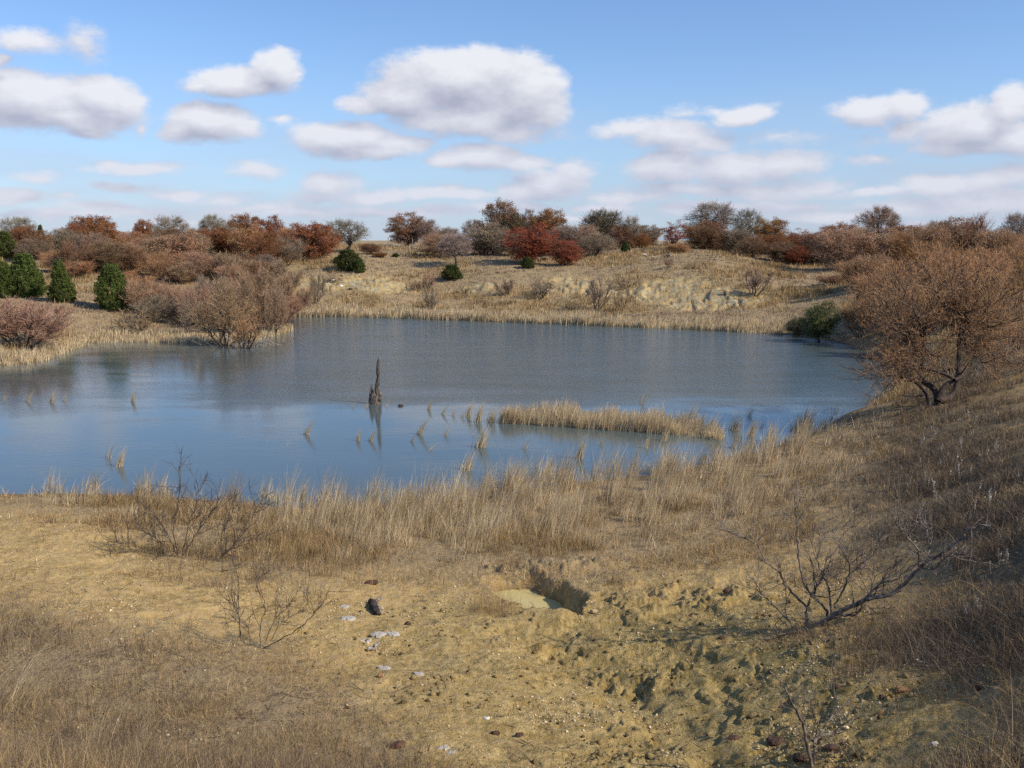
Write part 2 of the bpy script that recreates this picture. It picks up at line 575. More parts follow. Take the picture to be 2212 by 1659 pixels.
def leaf_mat(name, c_lo, c_hi, trans=.25, use_obj=False, rough=.7):
    """foliage or blades: per-leaf tint attribute mixes two colours; the object's own colour may tint the pair"""
    m, nt, out = new_mat(name)
    t = attr(nt, 'tint')
    col = mixc(nt, t, c_lo, c_hi)
    if use_obj:
        oi = N(nt, 'ShaderNodeObjectInfo')
        col = mixc(nt, 1.0, col, oi.outputs['Color'], 'MULTIPLY')
    d = N(nt, 'ShaderNodeBsdfPrincipled')
    d.inputs['Roughness'].default_value = rough
    d.inputs['Specular IOR Level'].default_value = .2
    nt.links.new(col, d.inputs['Base Color'])
    tr = N(nt, 'ShaderNodeBsdfTranslucent')
    nt.links.new(col, tr.inputs[0])
    mx = N(nt, 'ShaderNodeMixShader')
    mx.inputs[0].default_value = trans
    nt.links.new(d.outputs[0], mx.inputs[1])
    nt.links.new(tr.outputs[0], mx.inputs[2])
    nt.links.new(mx.outputs[0], out.inputs[0])
    return m


def bark_mat(name, a, b, scale=14, use_obj=False):
    m, nt, out = new_mat(name)
    tc = N(nt, 'ShaderNodeTexCoord')
    mp = vmath(nt, 'MULTIPLY', tc.outputs['Object'], (1, 1, .3)).outputs[0]
    n = noise(nt, mp, scale, 6, .65)
    f = smooth(nt, n, .35, .65)
    col = mixc(nt, f, a, b)
    if use_obj:
        oi = N(nt, 'ShaderNodeObjectInfo')
        col = mixc(nt, 1.0, col, oi.outputs['Color'], 'MULTIPLY')
    p = N(nt, 'ShaderNodeBsdfPrincipled')
    p.inputs['Roughness'].default_value = .85
    p.inputs['Specular IOR Level'].default_value = .2
    nt.links.new(col, p.inputs['Base Color'])
    bp = N(nt, 'ShaderNodeBump')
    bp.inputs['Strength'].default_value = .6
    bp.inputs['Distance'].default_value = .02
    nt.links.new(n, bp.inputs['Height'])
    nt.links.new(bp.outputs[0], p.inputs['Normal'])
    nt.links.new(p.outputs[0], out.inputs[0])
    return m


M_LEAF = leaf_mat('leaf', (.45, .45, .45), (1.6, 1.55, 1.5), .22, True)
M_TWIG = leaf_mat('twig', (.55, .55, .55), (1.3, 1.3, 1.3), 0.0, True, .8)
M_BARK = bark_mat('bark_grey_brown', (.05, .038, .03), (.15, .12, .10))
M_BARK_PALE = bark_mat('bark_pale_grey', (.15, .125, .11), (.42, .37, .33), 20)
M_BARK_MID = bark_mat('bark_mid_grey', (.075, .058, .045), (.30, .25, .205), 20)
M_BARK_DARK = bark_mat('bark_dark_brown', (.03, .021, .016), (.10, .075, .06), 20)
M_REED = leaf_mat('reed_blade', (.26, .18, .095), (.95, .77, .48), .25, False)
M_LITTER = leaf_mat('dry_litter', (.11, .074, .036), (.68, .49, .265), .15, False)
M_HILL = leaf_mat('hill_grass', (.10, .072, .045), (.50, .38, .25), .15, False)
M_BRUSH = leaf_mat('dry_brush', (.045, .031, .02), (.33, .24, .155), .15, False)
M_WEED = leaf_mat('brown_weed', (.12, .075, .034), (.62, .435, .21), .2, False)
M_PALE = leaf_mat('pale_seed_stalk', (.42, .37, .29), (.74, .70, .62), .2, False)


def ground_material():
    m, nt, out = new_mat('ground_soil')
    L = nt.links
    geo = N(nt, 'ShaderNodeNewGeometry')
    P = geo.outputs['Position']
    veg, clay, olive, scrub = attr(nt, 'veg'), attr(nt, 'clay'), attr(nt, 'olive'), attr(nt, 'scrub')
    wet = attr(nt, 'wet')
    n1 = noise(nt, P, .9, 5, .6)
    n2 = noise(nt, P, 7, 5, .65)
    n3 = noise(nt, P, 38, 4, .7)
    n4 = noise(nt, P, 120, 2, .6)
    soil = mixc(nt, smooth(nt, n1, .35, .65), (.42, .275, .095), (.54, .37, .15))
    soil = mixc(nt, smooth(nt, n2, .38, .66), soil, (.62, .44, .20))
    oliv = mixc(nt, smooth(nt, n2, .35, .65), (.24, .18, .06), (.42, .32, .13))
    soil = mixc(nt, olive, soil, oliv)
    lit = mixc(nt, smooth(nt, n2, .35, .65), (.19, .13, .065), (.38, .27, .14))
    lit = mixc(nt, smooth(nt, n3, .4, .65), lit, (.48, .36, .20))
    lit = mixc(nt, math_n(nt, 'MULTIPLY', scrub, .85), lit, mixc(nt, n2, (.075, .052, .03), (.20, .145, .085)))  # browner ground under scrub, with the bank's shade also put into its colour
    vf = math_n(nt, 'ADD', veg, math_n(nt, 'MULTIPLY_ADD', n2, 1.4, -.7), clamp=True)
    col = mixc(nt, smooth(nt, vf, .25, .75), soil, lit)
    cl = mixc(nt, smooth(nt, noise(nt, P, 1.6, 6, .7), .40, .6), (.27, .20, .105), (.43, .385, .25))
    col = mixc(nt, math_n(nt, 'MULTIPLY', clay, smooth(nt, noise(nt, P, 1.1, 5, .7), .36, .58)), col, cl)
    # grit
    dk = smooth(nt, n3, .60, .72)
    col = mixc(nt, math_n(nt, 'MULTIPLY', dk, .38), col, (.13, .09, .045))
    vor = N(nt, 'ShaderNodeTexVoronoi')
    vor.inputs['Scale'].default_value = 26
    L.new(P, vor.inputs['Vector'])
    sp = math_n(nt, 'LESS_THAN', vor.outputs['Distance'], .17)
    sepc = N(nt, 'ShaderNodeSeparateColor')
    L.new(vor.outputs['Color'], sepc.inputs[0])
    sp = math_n(nt, 'MULTIPLY', sp, math_n(nt, 'GREATER_THAN', sepc.outputs[0], .55))
    bare = math_n(nt, 'SUBTRACT', 1.0, veg, clamp=True)
    col = mixc(nt, math_n(nt, 'MULTIPLY', math_n(nt, 'MULTIPLY', sp, bare), .75), col, (.66, .53, .33))
    col = mixc(nt, math_n(nt, 'MULTIPLY', wet, .7), col, (.07, .05, .03))
    p = N(nt, 'ShaderNodeBsdfPrincipled')
    p.inputs['Roughness'].default_value = .92
    p.inputs['Specular IOR Level'].default_value = .15
    L.new(col, p.inputs['Base Color'])
    hsum = math_n(nt, 'ADD', math_n(nt, 'MULTIPLY', n2, 1.0), math_n(nt, 'ADD', math_n(nt, 'MULTIPLY', n3, .45), math_n(nt, 'MULTIPLY', n4, .15)))
    bp = N(nt, 'ShaderNodeBump')
    bp.inputs['Strength'].default_value = 1.0
    bp.inputs['Distance'].default_value = .06
    L.new(hsum, bp.inputs['Height'])
    L.new(bp.outputs[0], p.inputs['Normal'])
    L.new(p.outputs[0], out.inputs[0])
    return m


def water_material():
    m, nt, out = new_mat('pond_water')
    L = nt.links
    geo = N(nt, 'ShaderNodeNewGeometry')
    P = geo.outputs['Position']
    sep = N(nt, 'ShaderNodeSeparateXYZ')
    L.new(P, sep.inputs[0])
    # sheltered, calm water along the near side and in the side arm; rippled beyond
    wob = noise(nt, vmath(nt, 'MULTIPLY', P, (.5, 1, 1)).outputs[0], .25, 3)
    yy = math_n(nt, 'ADD', sep.outputs[1], math_n(nt, 'MULTIPLY_ADD', wob, 12, -6))
    calm1 = smooth(nt, yy, 42.0, 34.0)
    side = math_n(nt, 'MULTIPLY_ADD', sep.outputs[0], -1.0, math_n(nt, 'MULTIPLY', sep.outputs[1], -.12))
    calm2 = smooth(nt, side, 2.0, 9.0)
    calm = math_n(nt, 'MAXIMUM', calm1, math_n(nt, 'MULTIPLY', calm2, .95))
    q = vmath(nt, 'MULTIPLY', P, (1.0, 2.2, 1)).outputs[0]
    a = noise(nt, q, 1.6, 4, .6)
    b = noise(nt, vmath(nt, 'MULTIPLY', P, (1.2, 2.6, 1)).outputs[0], 6.5, 4, .65)
    hgt = math_n(nt, 'ADD', math_n(nt, 'MULTIPLY', a, 1.0), math_n(nt, 'MULTIPLY', b, .55))
    patch = smooth(nt, noise(nt, vmath(nt, 'MULTIPLY', P, (.35, 1.2, 1)).outputs[0], .5, 4, .6), .35, .7)
    amt = math_n(nt, 'ADD', math_n(nt, 'MULTIPLY', math_n(nt, 'SUBTRACT', 1.0, calm), math_n(nt, 'MULTIPLY_ADD', patch, .5, .75)),
                 math_n(nt, 'MULTIPLY_ADD', patch, .07, .03))
    bp = N(nt, 'ShaderNodeBump')
    bp.inputs['Distance'].default_value = .045
    L.new(amt, bp.inputs['Strength'])
    L.new(hgt, bp.inputs['Height'])
    p = N(nt, 'ShaderNodeBsdfPrincipled')
    p.inputs['IOR'].default_value = 1.33
    p.inputs['Base Color'].default_value = (.088, .115, .110, 1)
    L.new(math_n(nt, 'MULTIPLY_ADD', calm, -.05, .09), p.inputs['Roughness'])
    L.new(bp.outputs[0], p.inputs['Normal'])
    L.new(p.outputs[0], out.inputs[0])
    return m


# ------------------------------------------------------------------ cover maps (how much grows where)
GX = np.array([-300, 0, 200, 400, 600, 800, 1000, 1200, 1400, 1600, 1800, 2000, 2212, 2500], float)
GY = np.array([900, 1000, 1060, 1120, 1180, 1240, 1300, 1360, 1430, 1500, 1580, 1659, 1900], float)
LITTER = np.array([  # low dry grass and litter
    [.3, .3, .3, .3, .3, .3, .3, .3, .4, .6, .9, .5, .3, .3],
    [.3, .3, .3, .3, .3, .3, .3, .4, .6, .9, 1., .6, .4, .4],
    [.9, .8, .8, .9, .9, .9, .9, .9, .9, 1., .9, .6, .5, .5],
    [.5, .25, .35, .8, .9, .9, .9, .9, .9, .7, .6, .6, .6, .6],
    [.3, .1, .12, .45, .8, .8, .8, .9, .8, .6, .5, .6, .6, .6],
    [.4, .12, .10, .2, .45, .5, .6, .7, .45, .35, .3, .5, .6, .6],
    [.6, .45, .2, .1, .2, .25, .3, .35, .3, .2, .25, .5, .6, .6],
    [.9, .8, .5, .35, .3, .12, .12, .15, .2, .2, .3, .6, .7, .7],
    [.9, .85, .8, .7, .6, .15, .15, .1, .12, .2, .3, .45, .6, .6],
    [.8, .7, .7, .8, .8, .3, .1, .08, .1, .15, .2, .25, .4, .5],
    [.6, .4, .5, .8, .9, .5, .1, .06, .08, .1, .12, .2, .4, .5],
    [.6, .4, .5, .8, .9, .6, .15, .08, .08, .1, .12, .2, .4, .5],
    [.8, .8, .8, .8, .8, .6, .3, .2, .2, .2, .3, .4, .5, .5]])
REEDS = np.array([  # tall pale shore grass
    [0, 0, 0, 0, 0, 0, 0, 0, 0, 0, .5, .05, 0, 0],
    [0, 0, 0, 0, 0, 0, 0, 0, .5, 1., .9, .1, 0, 0],
    [.2, .2, .2, .3, .6, .9, 1., 1., 1., 1., .4, .05, 0, 0],
    [.1, .1, .1, .2, .6, 1., 1., 1., .8, .35, .1, .05, 0, 0],
    [0, 0, 0, .05, .2, .6, .7, .5, .25, .1, .05, 0, 0, 0],
    [0, 0, 0, 0, .05, .1, .12, .1, .05, 0, 0, 0, 0, 0],
    [0, 0, 0, 0, 0, 0, 0, 0, 0, 0, 0, 0, 0, 0],
    [0, 0, 0, 0, 0, 0, 0, 0, 0, 0, 0, 0, 0, 0],
    [0, 0, 0, 0, 0, 0, 0, 0, 0, 0, 0, 0, 0, 0],
    [0, 0, 0, 0, 0, 0, 0, 0, 0, 0, 0, 0, 0, 0],
    [0, 0, 0, 0, 0, 0, 0, 0, 0, 0, 0, 0, 0, 0],
    [0, 0, 0, 0, 0, 0, 0, 0, 0, 0, 0, 0, 0, 0],
    [0, 0, 0, 0, 0, 0, 0, 0, 0, 0, 0, 0, 0, 0]])
WEEDS = np.array([  # fluffy brown weeds
    [0, 0, 0, 0, 0, 0, 0, 0, 0, 0, .1, .5, .5, .5],
    [.5, .4, .5, .5, .5, .2, 0, 0, 0, .2, .4, .5, .5, .5],
    [.9, .8, 1., 1., 1., .5, .2, .2, .3, .4, .3, .4, .4, .4],
    [.4, .3, .6, 1., 1., .5, .3, .5, .6, .5, .3, .4, .4, .4],
    [.1, .05, .1, .7, .8, .4, .4, .4, .4, .3, .2, .4, .4, .4],
    [.1, .0, .02, .25, .35, .1, .15, .1, .1, .05, .05, .3, .4, .4],
    [.3, .15, .05, .05, .2, .02, .02, .08, .05, .02, .1, .3, .4, .4],
    [.5, .45, .3, .25, .2, .02, 0, 0, .03, .05, .2, .4, .5, .5],
    [.5, .5, .6, .6, .4, .03, 0, 0, .02, .05, .12, .3, .4, .4],
    [.5, .4, .5, .6, .5, .1, 0, 0, 0, .02, .05, .1, .3, .4],
    [.4, .3, .4, .6, .6, .3, 0, 0, 0, 0, .02, .1, .3, .4],
    [.4, .3, .4, .6, .6, .4, .03, 0, 0, 0, .02, .1, .3, .4],
    [.4, .3, .4, .6, .6, .4, .1, .1, .1, .1, .1, .2, .3, .4]])
LITTER_BASE = LITTER
BRUSHM = np.array([  # dark scrub of the bank
    [0, 0, 0, 0, 0, 0, 0, 0, 0, 0, 0, .8, .5, .5],
    [0, 0, 0, 0, 0, 0, 0, 0, 0, 0, .25, 1., .7, .6],
    [0, 0, 0, 0, 0, 0, 0, 0, 0, 0, .15, .9, 1., .9],
    [0, 0, 0, 0, 0, 0, 0, 0, 0, 0, .1, .7, 1., .9],
    [0, 0, 0, .1, .1, 0, 0, 0, 0, 0, .08, .5, 1., .9],
    [0, 0, 0, .2, .1, 0, 0, 0, 0, 0, .1, .4, .8, .8],
    [.3, .1, 0, 0, 0, 0, 0, 0, 0, 0, .15, .6, .9, .9],
    [.3, .25, .1, .05, 0, 0, 0, 0, 0, 0, .5, .8, .9, .9],
    [.12, .12, .08, .1, .05, 0, 0, 0, 0, 0, .2, .6, .7, .8],
    [.12, .12, .08, .15, .1, 0, 0, 0, 0, 0, 0, .15, .5, .7],
    [.2, .1, .1, .15, .2, .1, 0, 0, 0, 0, 0, .08, .4, .6],
    [.2, .1, .1, .15, .2, .1, 0, 0, 0, 0, 0, .08, .4, .6],
    [.3, .2, .2, .2, .2, .1, 0, 0, 0, 0, 0, .1, .4, .6]])
LITTER = LITTER * (1 - .6 * np.clip(BRUSHM, 0, 1))
OLIVE = np.array([
    [0] * 14, [0] * 14, [0] * 14, [0] * 14,
    [0, 0, 0, 0, 0, 0, 0, 0, 0, .1, .1, .2, .2, .2],
    [0, 0, 0, 0, 0, 0, .1, .2, .2, .1, .1, .2, .2, .2],
    [0, 0, 0, 0, .05, .15, .3, .5, .6, .5, .3, .3, .3, .3],
    [0, 0, 0, 0, .1, .25, .4, .6, .8, .8, .6, .4, .3, .3],
    [0, 0, 0, .05, .1, .3, .4, .6, .8, .95, .9, .5, .4, .4],
    [0, 0, 0, .05, .1, .3, .4, .5, .7, .9, .9, .7, .5, .5],
    [0, 0, 0, .0, .1, .3, .4, .5, .6, .8, .8, .7, .6, .6],
    [0, 0, 0, .0, .1, .3, .35, .5, .6, .7, .7, .7, .6, .6],
    [0, 0, 0, .0, .1, .3, .35, .5, .6, .7, .7, .7, .6, .6]])


def look(M, dx, dy):
    ix = np.clip(np.searchsorted(GX, dx) - 1, 0, len(GX) - 2)
    iy = np.clip(np.searchsorted(GY, dy) - 1, 0, len(GY) - 2)
    fx = np.clip((dx - GX[ix]) / (GX[ix + 1] - GX[ix]), 0, 1)
    fy = np.clip((dy - GY[iy]) / (GY[iy + 1] - GY[iy]), 0, 1)
    return (M[iy, ix] * (1 - fx) + M[iy, ix + 1] * fx) * (1 - fy) + (M[iy + 1, ix] * (1 - fx) + M[iy + 1, ix + 1] * fx) * fy


def cover(M, x, y, z):
    dx, dy = project(x, np.maximum(y, 2.5), z)
    return look(M, np.clip(dx, -290, 2490), np.clip(dy, 905, 1890))


# ------------------------------------------------------------------ ground
def build_ground():
    fan = math.radians(33)
    a1 = np.linspace(-fan, fan, 1050)
    a2 = np.linspace(fan, 2 * math.pi - fan, 120)[1:-1]
    A = np.concatenate([a1, a2])
    R = np.concatenate([np.exp(np.linspace(math.log(.6), math.log(5.5), 40))[:-1], np.exp(np.linspace(math.log(5.5), math.log(32), 560))[:-1],
                        np.exp(np.linspace(math.log(32), math.log(130), 260))[:-1], np.exp(np.linspace(math.log(130), math.log(6000), 40))])
    na, nr = len(A), len(R)
    rr, aa = np.meshgrid(R, A, indexing='ij')
    x, y = rr * np.sin(aa), rr * np.cos(aa)
    h = height(x, y)
    V = np.stack([x.ravel(), y.ravel(), h.ravel()], 1)
    V = np.vstack([V, [[0, 0, hz(0, 0.01)]]])
    i, j = np.meshgrid(np.arange(nr - 1), np.arange(na), indexing='ij')
    j2 = (j + 1) % na
    quads = np.stack([i * na + j, i * na + j2, (i + 1) * na + j2, (i + 1) * na + j], -1).reshape(-1, 4)[:, ::-1]
    c = len(V) - 1
    jj = np.arange(na)
    tris = np.stack([np.full(na, c), (jj + 1) % na, jj], 1)
    xf, yf, hf = x.ravel(), y.ravel(), h.ravel()
    lit = cover(LITTER, xf, yf, hf)
    wd = cover(WEEDS, xf, yf, hf)
    br = cover(BRUSHM, xf, yf, hf)
    far = sstep(34, 46, np.hypot(xf, yf))
    veg = np.clip(lit * .9 + wd * .3 + br * .5, 0, 1) * (1 - far) + far * .95
    olive = cover(OLIVE, xf, yf, hf) * (1 - far) + far * .15 * (fbm(xf * .1, yf * .1, 2, 60) > 0)
    clay = bluff_mask(xf, yf)
    wet = (1 - sstep(.0, .12, hf)) * .8
    e = np.hypot(xf - PUD[0], yf - PUD[1])
    wet = np.maximum(wet, (1 - sstep(PUD_Z + .0, PUD_Z + .10, hf)) * (e < 1.6) * .5)
    veg = veg * (1 - clay)
    ex = lambda a: np.append(a, a[-1])
    me = mesh_np('ground', V, [quads, tris], ground_material(), dict(scrub=ex(np.clip(br * 1.2, 0, 1) * (1 - far)), veg=ex(veg), olive=ex(olive), clay=ex(clay), wet=ex(wet)), True)
    return link('ground', me, kind='structure')


build_ground()

# pond surface and puddle
def grid_sheet(name, x0, x1, y0, y1, z, mat, n=8):
    xs, ys = np.linspace(x0, x1, n), np.linspace(y0, y1, n)
    gx, gy = np.meshgrid(xs, ys, indexing='ij')
    V = np.stack([gx.ravel(), gy.ravel(), np.full(gx.size, z)], 1)
    i, j = np.meshgrid(np.arange(n - 1), np.arange(n - 1), indexing='ij')
    q = np.stack([i * n + j, (i + 1) * n + j, (i + 1) * n + j + 1, i * n + j + 1], -1).reshape(-1, 4)
    return mesh_np(name, V, q, mat)


link('pond_water', grid_sheet('pond_water', -75, 60, 17, 95, 0.0, water_material()), kind='structure')


def puddle_mat():
    m, nt, out = new_mat('muddy_water')
    p = N(nt, 'ShaderNodeBsdfPrincipled')
    p.inputs['Base Color'].default_value = (.56, .46, .20, 1)
    p.inputs['Roughness'].default_value = .3
    p.inputs['IOR'].default_value = 1.33
    geo = N(nt, 'ShaderNodeNewGeometry')
    bp = N(nt, 'ShaderNodeBump')
    bp.inputs['Strength'].default_value = .1
    bp.inputs['Distance'].default_value = .01
    nt.links.new(noise(nt, geo.outputs['Position'], 12, 3), bp.inputs['Height'])
    nt.links.new(bp.outputs[0], p.inputs['Normal'])
    nt.links.new(p.outputs[0], out.inputs[0])
    return m


link('puddle', grid_sheet('puddle', PUD[0] - 1.6, PUD[0] + 1.6, PUD[1] - 1.5, PUD[1] + 1.3, PUD_Z, puddle_mat(), 4), kind='structure')


# ------------------------------------------------------------------ blades
def blades(P, H, lean_az, lean, width, tint, levels=3, curl=1.0):
    """P (n,3) feet, H heights, lean (n) sideways fraction, -> verts, quads, tint"""
    n = len(P)
    ld = np.stack([np.cos(lean_az), np.sin(lean_az)], 1)
    wa = RNG.uniform(0, 2 * math.pi, n)
    wd = np.stack([np.cos(wa), np.sin(wa), np.zeros(n)], 1)
    V = np.empty((n, levels, 2, 3), np.float32)
    for k in range(levels):
        t = k / (levels - 1)
        off = (lean * (t * (1 - curl * .5) + curl * .5 * t * t * 1.6) * H)[:, None] * ld
        zz = H * t * (1 - .35 * np.clip(lean, 0, 1.5) * t * curl)
        c = P.copy()
        c[:, :2] += off
        c[:, 2] += zz
        w = width * (1 - .85 * t) * .5
        V[:, k, 0] = c - wd * w[:, None]
        V[:, k, 1] = c + wd * w[:, None]
    V = V.reshape(n * levels * 2, 3)
    base = (np.arange(n) * levels * 2)[:, None]
    q = []
    for k in range(levels - 1):
        q.append(np.concatenate([base + 2 * k, base + 2 * k + 1, base + 2 * k + 3, base + 2 * k + 2], 1))
    q = np.stack(q, 1).reshape(-1, 4)
    return V, q, np.repeat(tint, levels * 2)


def scatter(M, n, r0=5.2, r1=48, az=33, seed=1, patch=None, pw=1.0):
    """n points over the near land, thinned by a cover map"""
    rg = np.random.default_rng(seed)
    a = rg.uniform(-math.radians(az), math.radians(az), n)
    r = np.exp(rg.uniform(math.log(r0), math.log(r1), n) )
    x, y = r * np.sin(a), r * np.cos(a)
    z = height(x, y)
    d = cover(M, x, y, z)
    if patch:
        d = d * np.clip(.5 + fbm(x * patch, y * patch, 4, seed + 50) * 4.6, 0.02, 1.7)
    keep = (rg.uniform(0, 1, n) < d ** pw)
    e = np.hypot(x - PUD[0], y - PUD[1])
    keep &= ~((z < PUD_Z + .03) & (e < 1.4))
    return x[keep], y[keep], z[keep]


def tuft_field(name, label, cat, M, n, k, H, spread, lean, mat, z_min=-.15, z_max=9, seed=1, patch=None, r0=5.2, r1=48, wmin=.0032, levels=3, wk=.00042, zfac=None, wind=.35, pw=1.0):
    x, y, z = scatter(M, n, r0, r1, seed=seed, patch=patch, pw=pw)
    s = (z > z_min) & (z < z_max)
    x, y, z = x[s], y[s], z[s]
    rg = np.random.default_rng(seed + 1)
    m = len(x)
    hs = rg.uniform(H[0], H[1], m) * (0.75 + .5 * rg.random(m))
    if zfac is not None:
        hs = hs * zfac(z)
    tt = rg.uniform(-.22, .22, m) + fbm(x * .8, y * .8, 3, seed + 5) * .5
    X = np.repeat(x, k) + rg.normal(0, 1, m * k) * spread
    Y = np.repeat(y, k) + rg.normal(0, 1, m * k) * spread
    Z = np.repeat(z, k)
    Hh = np.repeat(hs, k) * rg.uniform(.45, 1.1, m * k)
    la = rg.uniform(0, 2 * math.pi, m * k)
    ln = np.abs(rg.normal(0, lean, m * k))
    # a steady breeze bends everything slightly to +x
    lx, ly = np.cos(la) * ln + wind * .6, np.sin(la) * ln
    la, ln = np.arctan2(ly, lx), np.hypot(lx, ly)
    dist = np.hypot(X, Y)
    w = np.maximum(wmin, dist * wk) * rg.uniform(.6, 1.4, m * k)
    tint = np.clip(rg.beta(1.3, 1.5, m * k) + np.repeat(tt, k), 0, 1)
    V, q, t = blades(np.stack([X, Y, Z - .02], 1), Hh, la, ln, w, tint, levels)
    me = mesh_np(name, V, q, mat, dict(tint=t))
    print(name, m * k)
    return link(name, me, kind='stuff', label=label, category=cat)


tuft_field('dry_grass', 'low dry tan grass and litter scattered over the near ground', 'grass', LITTER, 210000, 5, (.03, .10), .05, 1.2, M_LITTER, z_min=.02, seed=21, patch=1.3, wind=.1, r0=3.8, pw=1.35)
tuft_field('fine_weeds', 'short fine brown weed stems over the near slopes', 'weeds', WEEDS, 75000, 8, (.07, .24), .05, .8, M_WEED, z_min=.03, seed=31, patch=1.0, r1=40, wind=.1, r0=3.8)
tuft_field('shore_reeds', 'tall pale tan grass along the near edge of the pond', 'shore grass', REEDS, 12500, 20, (.28, .62), .075, .38, M_REED, z_min=-.13, z_max=.75, seed=41, patch=1.1, r0=12, r1=36, levels=4,
           zfac=lambda z: 1.0 - .55 * sstep(.15, .6, z))
tuft_field('shore_weeds', 'fluffy brown weeds standing thickly behind the shore', 'weeds', WEEDS, 26000, 16, (.15, .38), .08, .5, M_WEED, z_min=.0, z_max=.8, seed=51, patch=.8, r0=14, r1=30, wind=.1, pw=1.6)
tuft_field('bank_scrub', 'dark grey-brown scrub covering the rising bank', 'scrub', BRUSHM, 75000, 14, (.10, .36), .08, .75, M_BRUSH, z_min=.15, seed=61, patch=1.0, r1=46, wind=.05, r0=3.8)
tuft_field('reed_tussocks', 'taller pale tussocks rising from the shore grass', 'shore grass', REEDS, 3600, 60, (.70, 1.0), .085, .17, M_REED, z_min=-.16, z_max=.5, seed=43, patch=1.7, r0=13, r1=36, levels=5,
           zfac=lambda z: 1.0 - .6 * sstep(.1, .5, z), wind=.28, pw=1.6)


# ------------------------------------------------------------------ branch and crown builders
def tubes(polys, sides=3):
    """polys: list of (pts (n,3), radii (n)). -> verts, quads"""
    groups = {}
    for p, r in polys:
        groups.setdefault(len(p), []).append((p, r))
    Vs, Fs, base = [], [], 0
    ang = np.arange(sides) * 2 * math.pi / sides
    ca, sa = np.cos(ang), np.sin(ang)
    for n, g in groups.items():
        Pn = np.array([a for a, _ in g], float)
        Rn = np.array([b for _, b in g], float)
        T = np.gradient(Pn, axis=1)
        T /= np.linalg.norm(T, axis=2, keepdims=True) + 1e-9
        ref = np.where(np.abs(T[..., 2:3]) > .9, np.array([1.0, 0, 0]), np.array([0, 0, 1.0]))
        U = np.cross(T, ref)
        U /= np.linalg.norm(U, axis=2, keepdims=True) + 1e-9
        Wv = np.cross(T, U)
        V = Pn[:, :, None, :] + Rn[:, :, None, None] * (U[:, :, None, :] * ca[:, None] + Wv[:, :, None, :] * sa[:, None])
        m = len(g)
        idx = base + np.arange(m * n * sides).reshape(m, n, sides)
        nx = np.roll(idx, -1, axis=2)
        q = np.stack([idx[:, :-1], nx[:, :-1], nx[:, 1:], idx[:, 1:]], -1).reshape(-1, 4)
        Vs.append(V.reshape(-1, 3))
        Fs.append(q)
        base += m * n * sides
    return np.concatenate(Vs), np.concatenate(Fs)


def bez(a, b, c, n):
    t = np.linspace(0, 1, n)[:, None]
    return a * (1 - t) ** 2 + 2 * b * t * (1 - t) + c * t * t


def leaf_quads(P, size, rg, up=0.0, elong=1.0):
    n = len(P)
    u = rg.normal(0, 1, (n, 3))
    u[:, 2] += up
    u /= np.linalg.norm(u, axis=1, keepdims=True)
    v = np.cross(u, rg.normal(0, 1, (n, 3)))
    v /= np.linalg.norm(v, axis=1, keepdims=True) + 1e-9
    s = (size * rg.uniform(.6, 1.4, n))[:, None]
    a = u * s * elong * .5
    b = v * s * .5 * .75
    V = np.stack([P - a, P + b * .9 - a * .1, P + a, P - b * .9 - a * .1], 1).reshape(-1, 3)
    q = np.arange(n * 4).reshape(n, 4)
    return V, q


def join(parts):
    """[(V, q, tint, mat)] -> arrays"""
    Vs, Qs, Ts, Ms, b = [], [], [], [], 0
    for V, q, t, m in parts:
        Vs.append(V)
        Qs.append(q + b)
        Ts.append(np.broadcast_to(t, (len(V),)))
        Ms.append(np.full(len(q), m))
        b += len(V)
    return np.concatenate(Vs), np.concatenate(Qs), np.concatenate(Ts), np.concatenate(Ms)


def unit(v):
    return v / (np.linalg.norm(v, axis=-1, keepdims=True) + 1e-9)


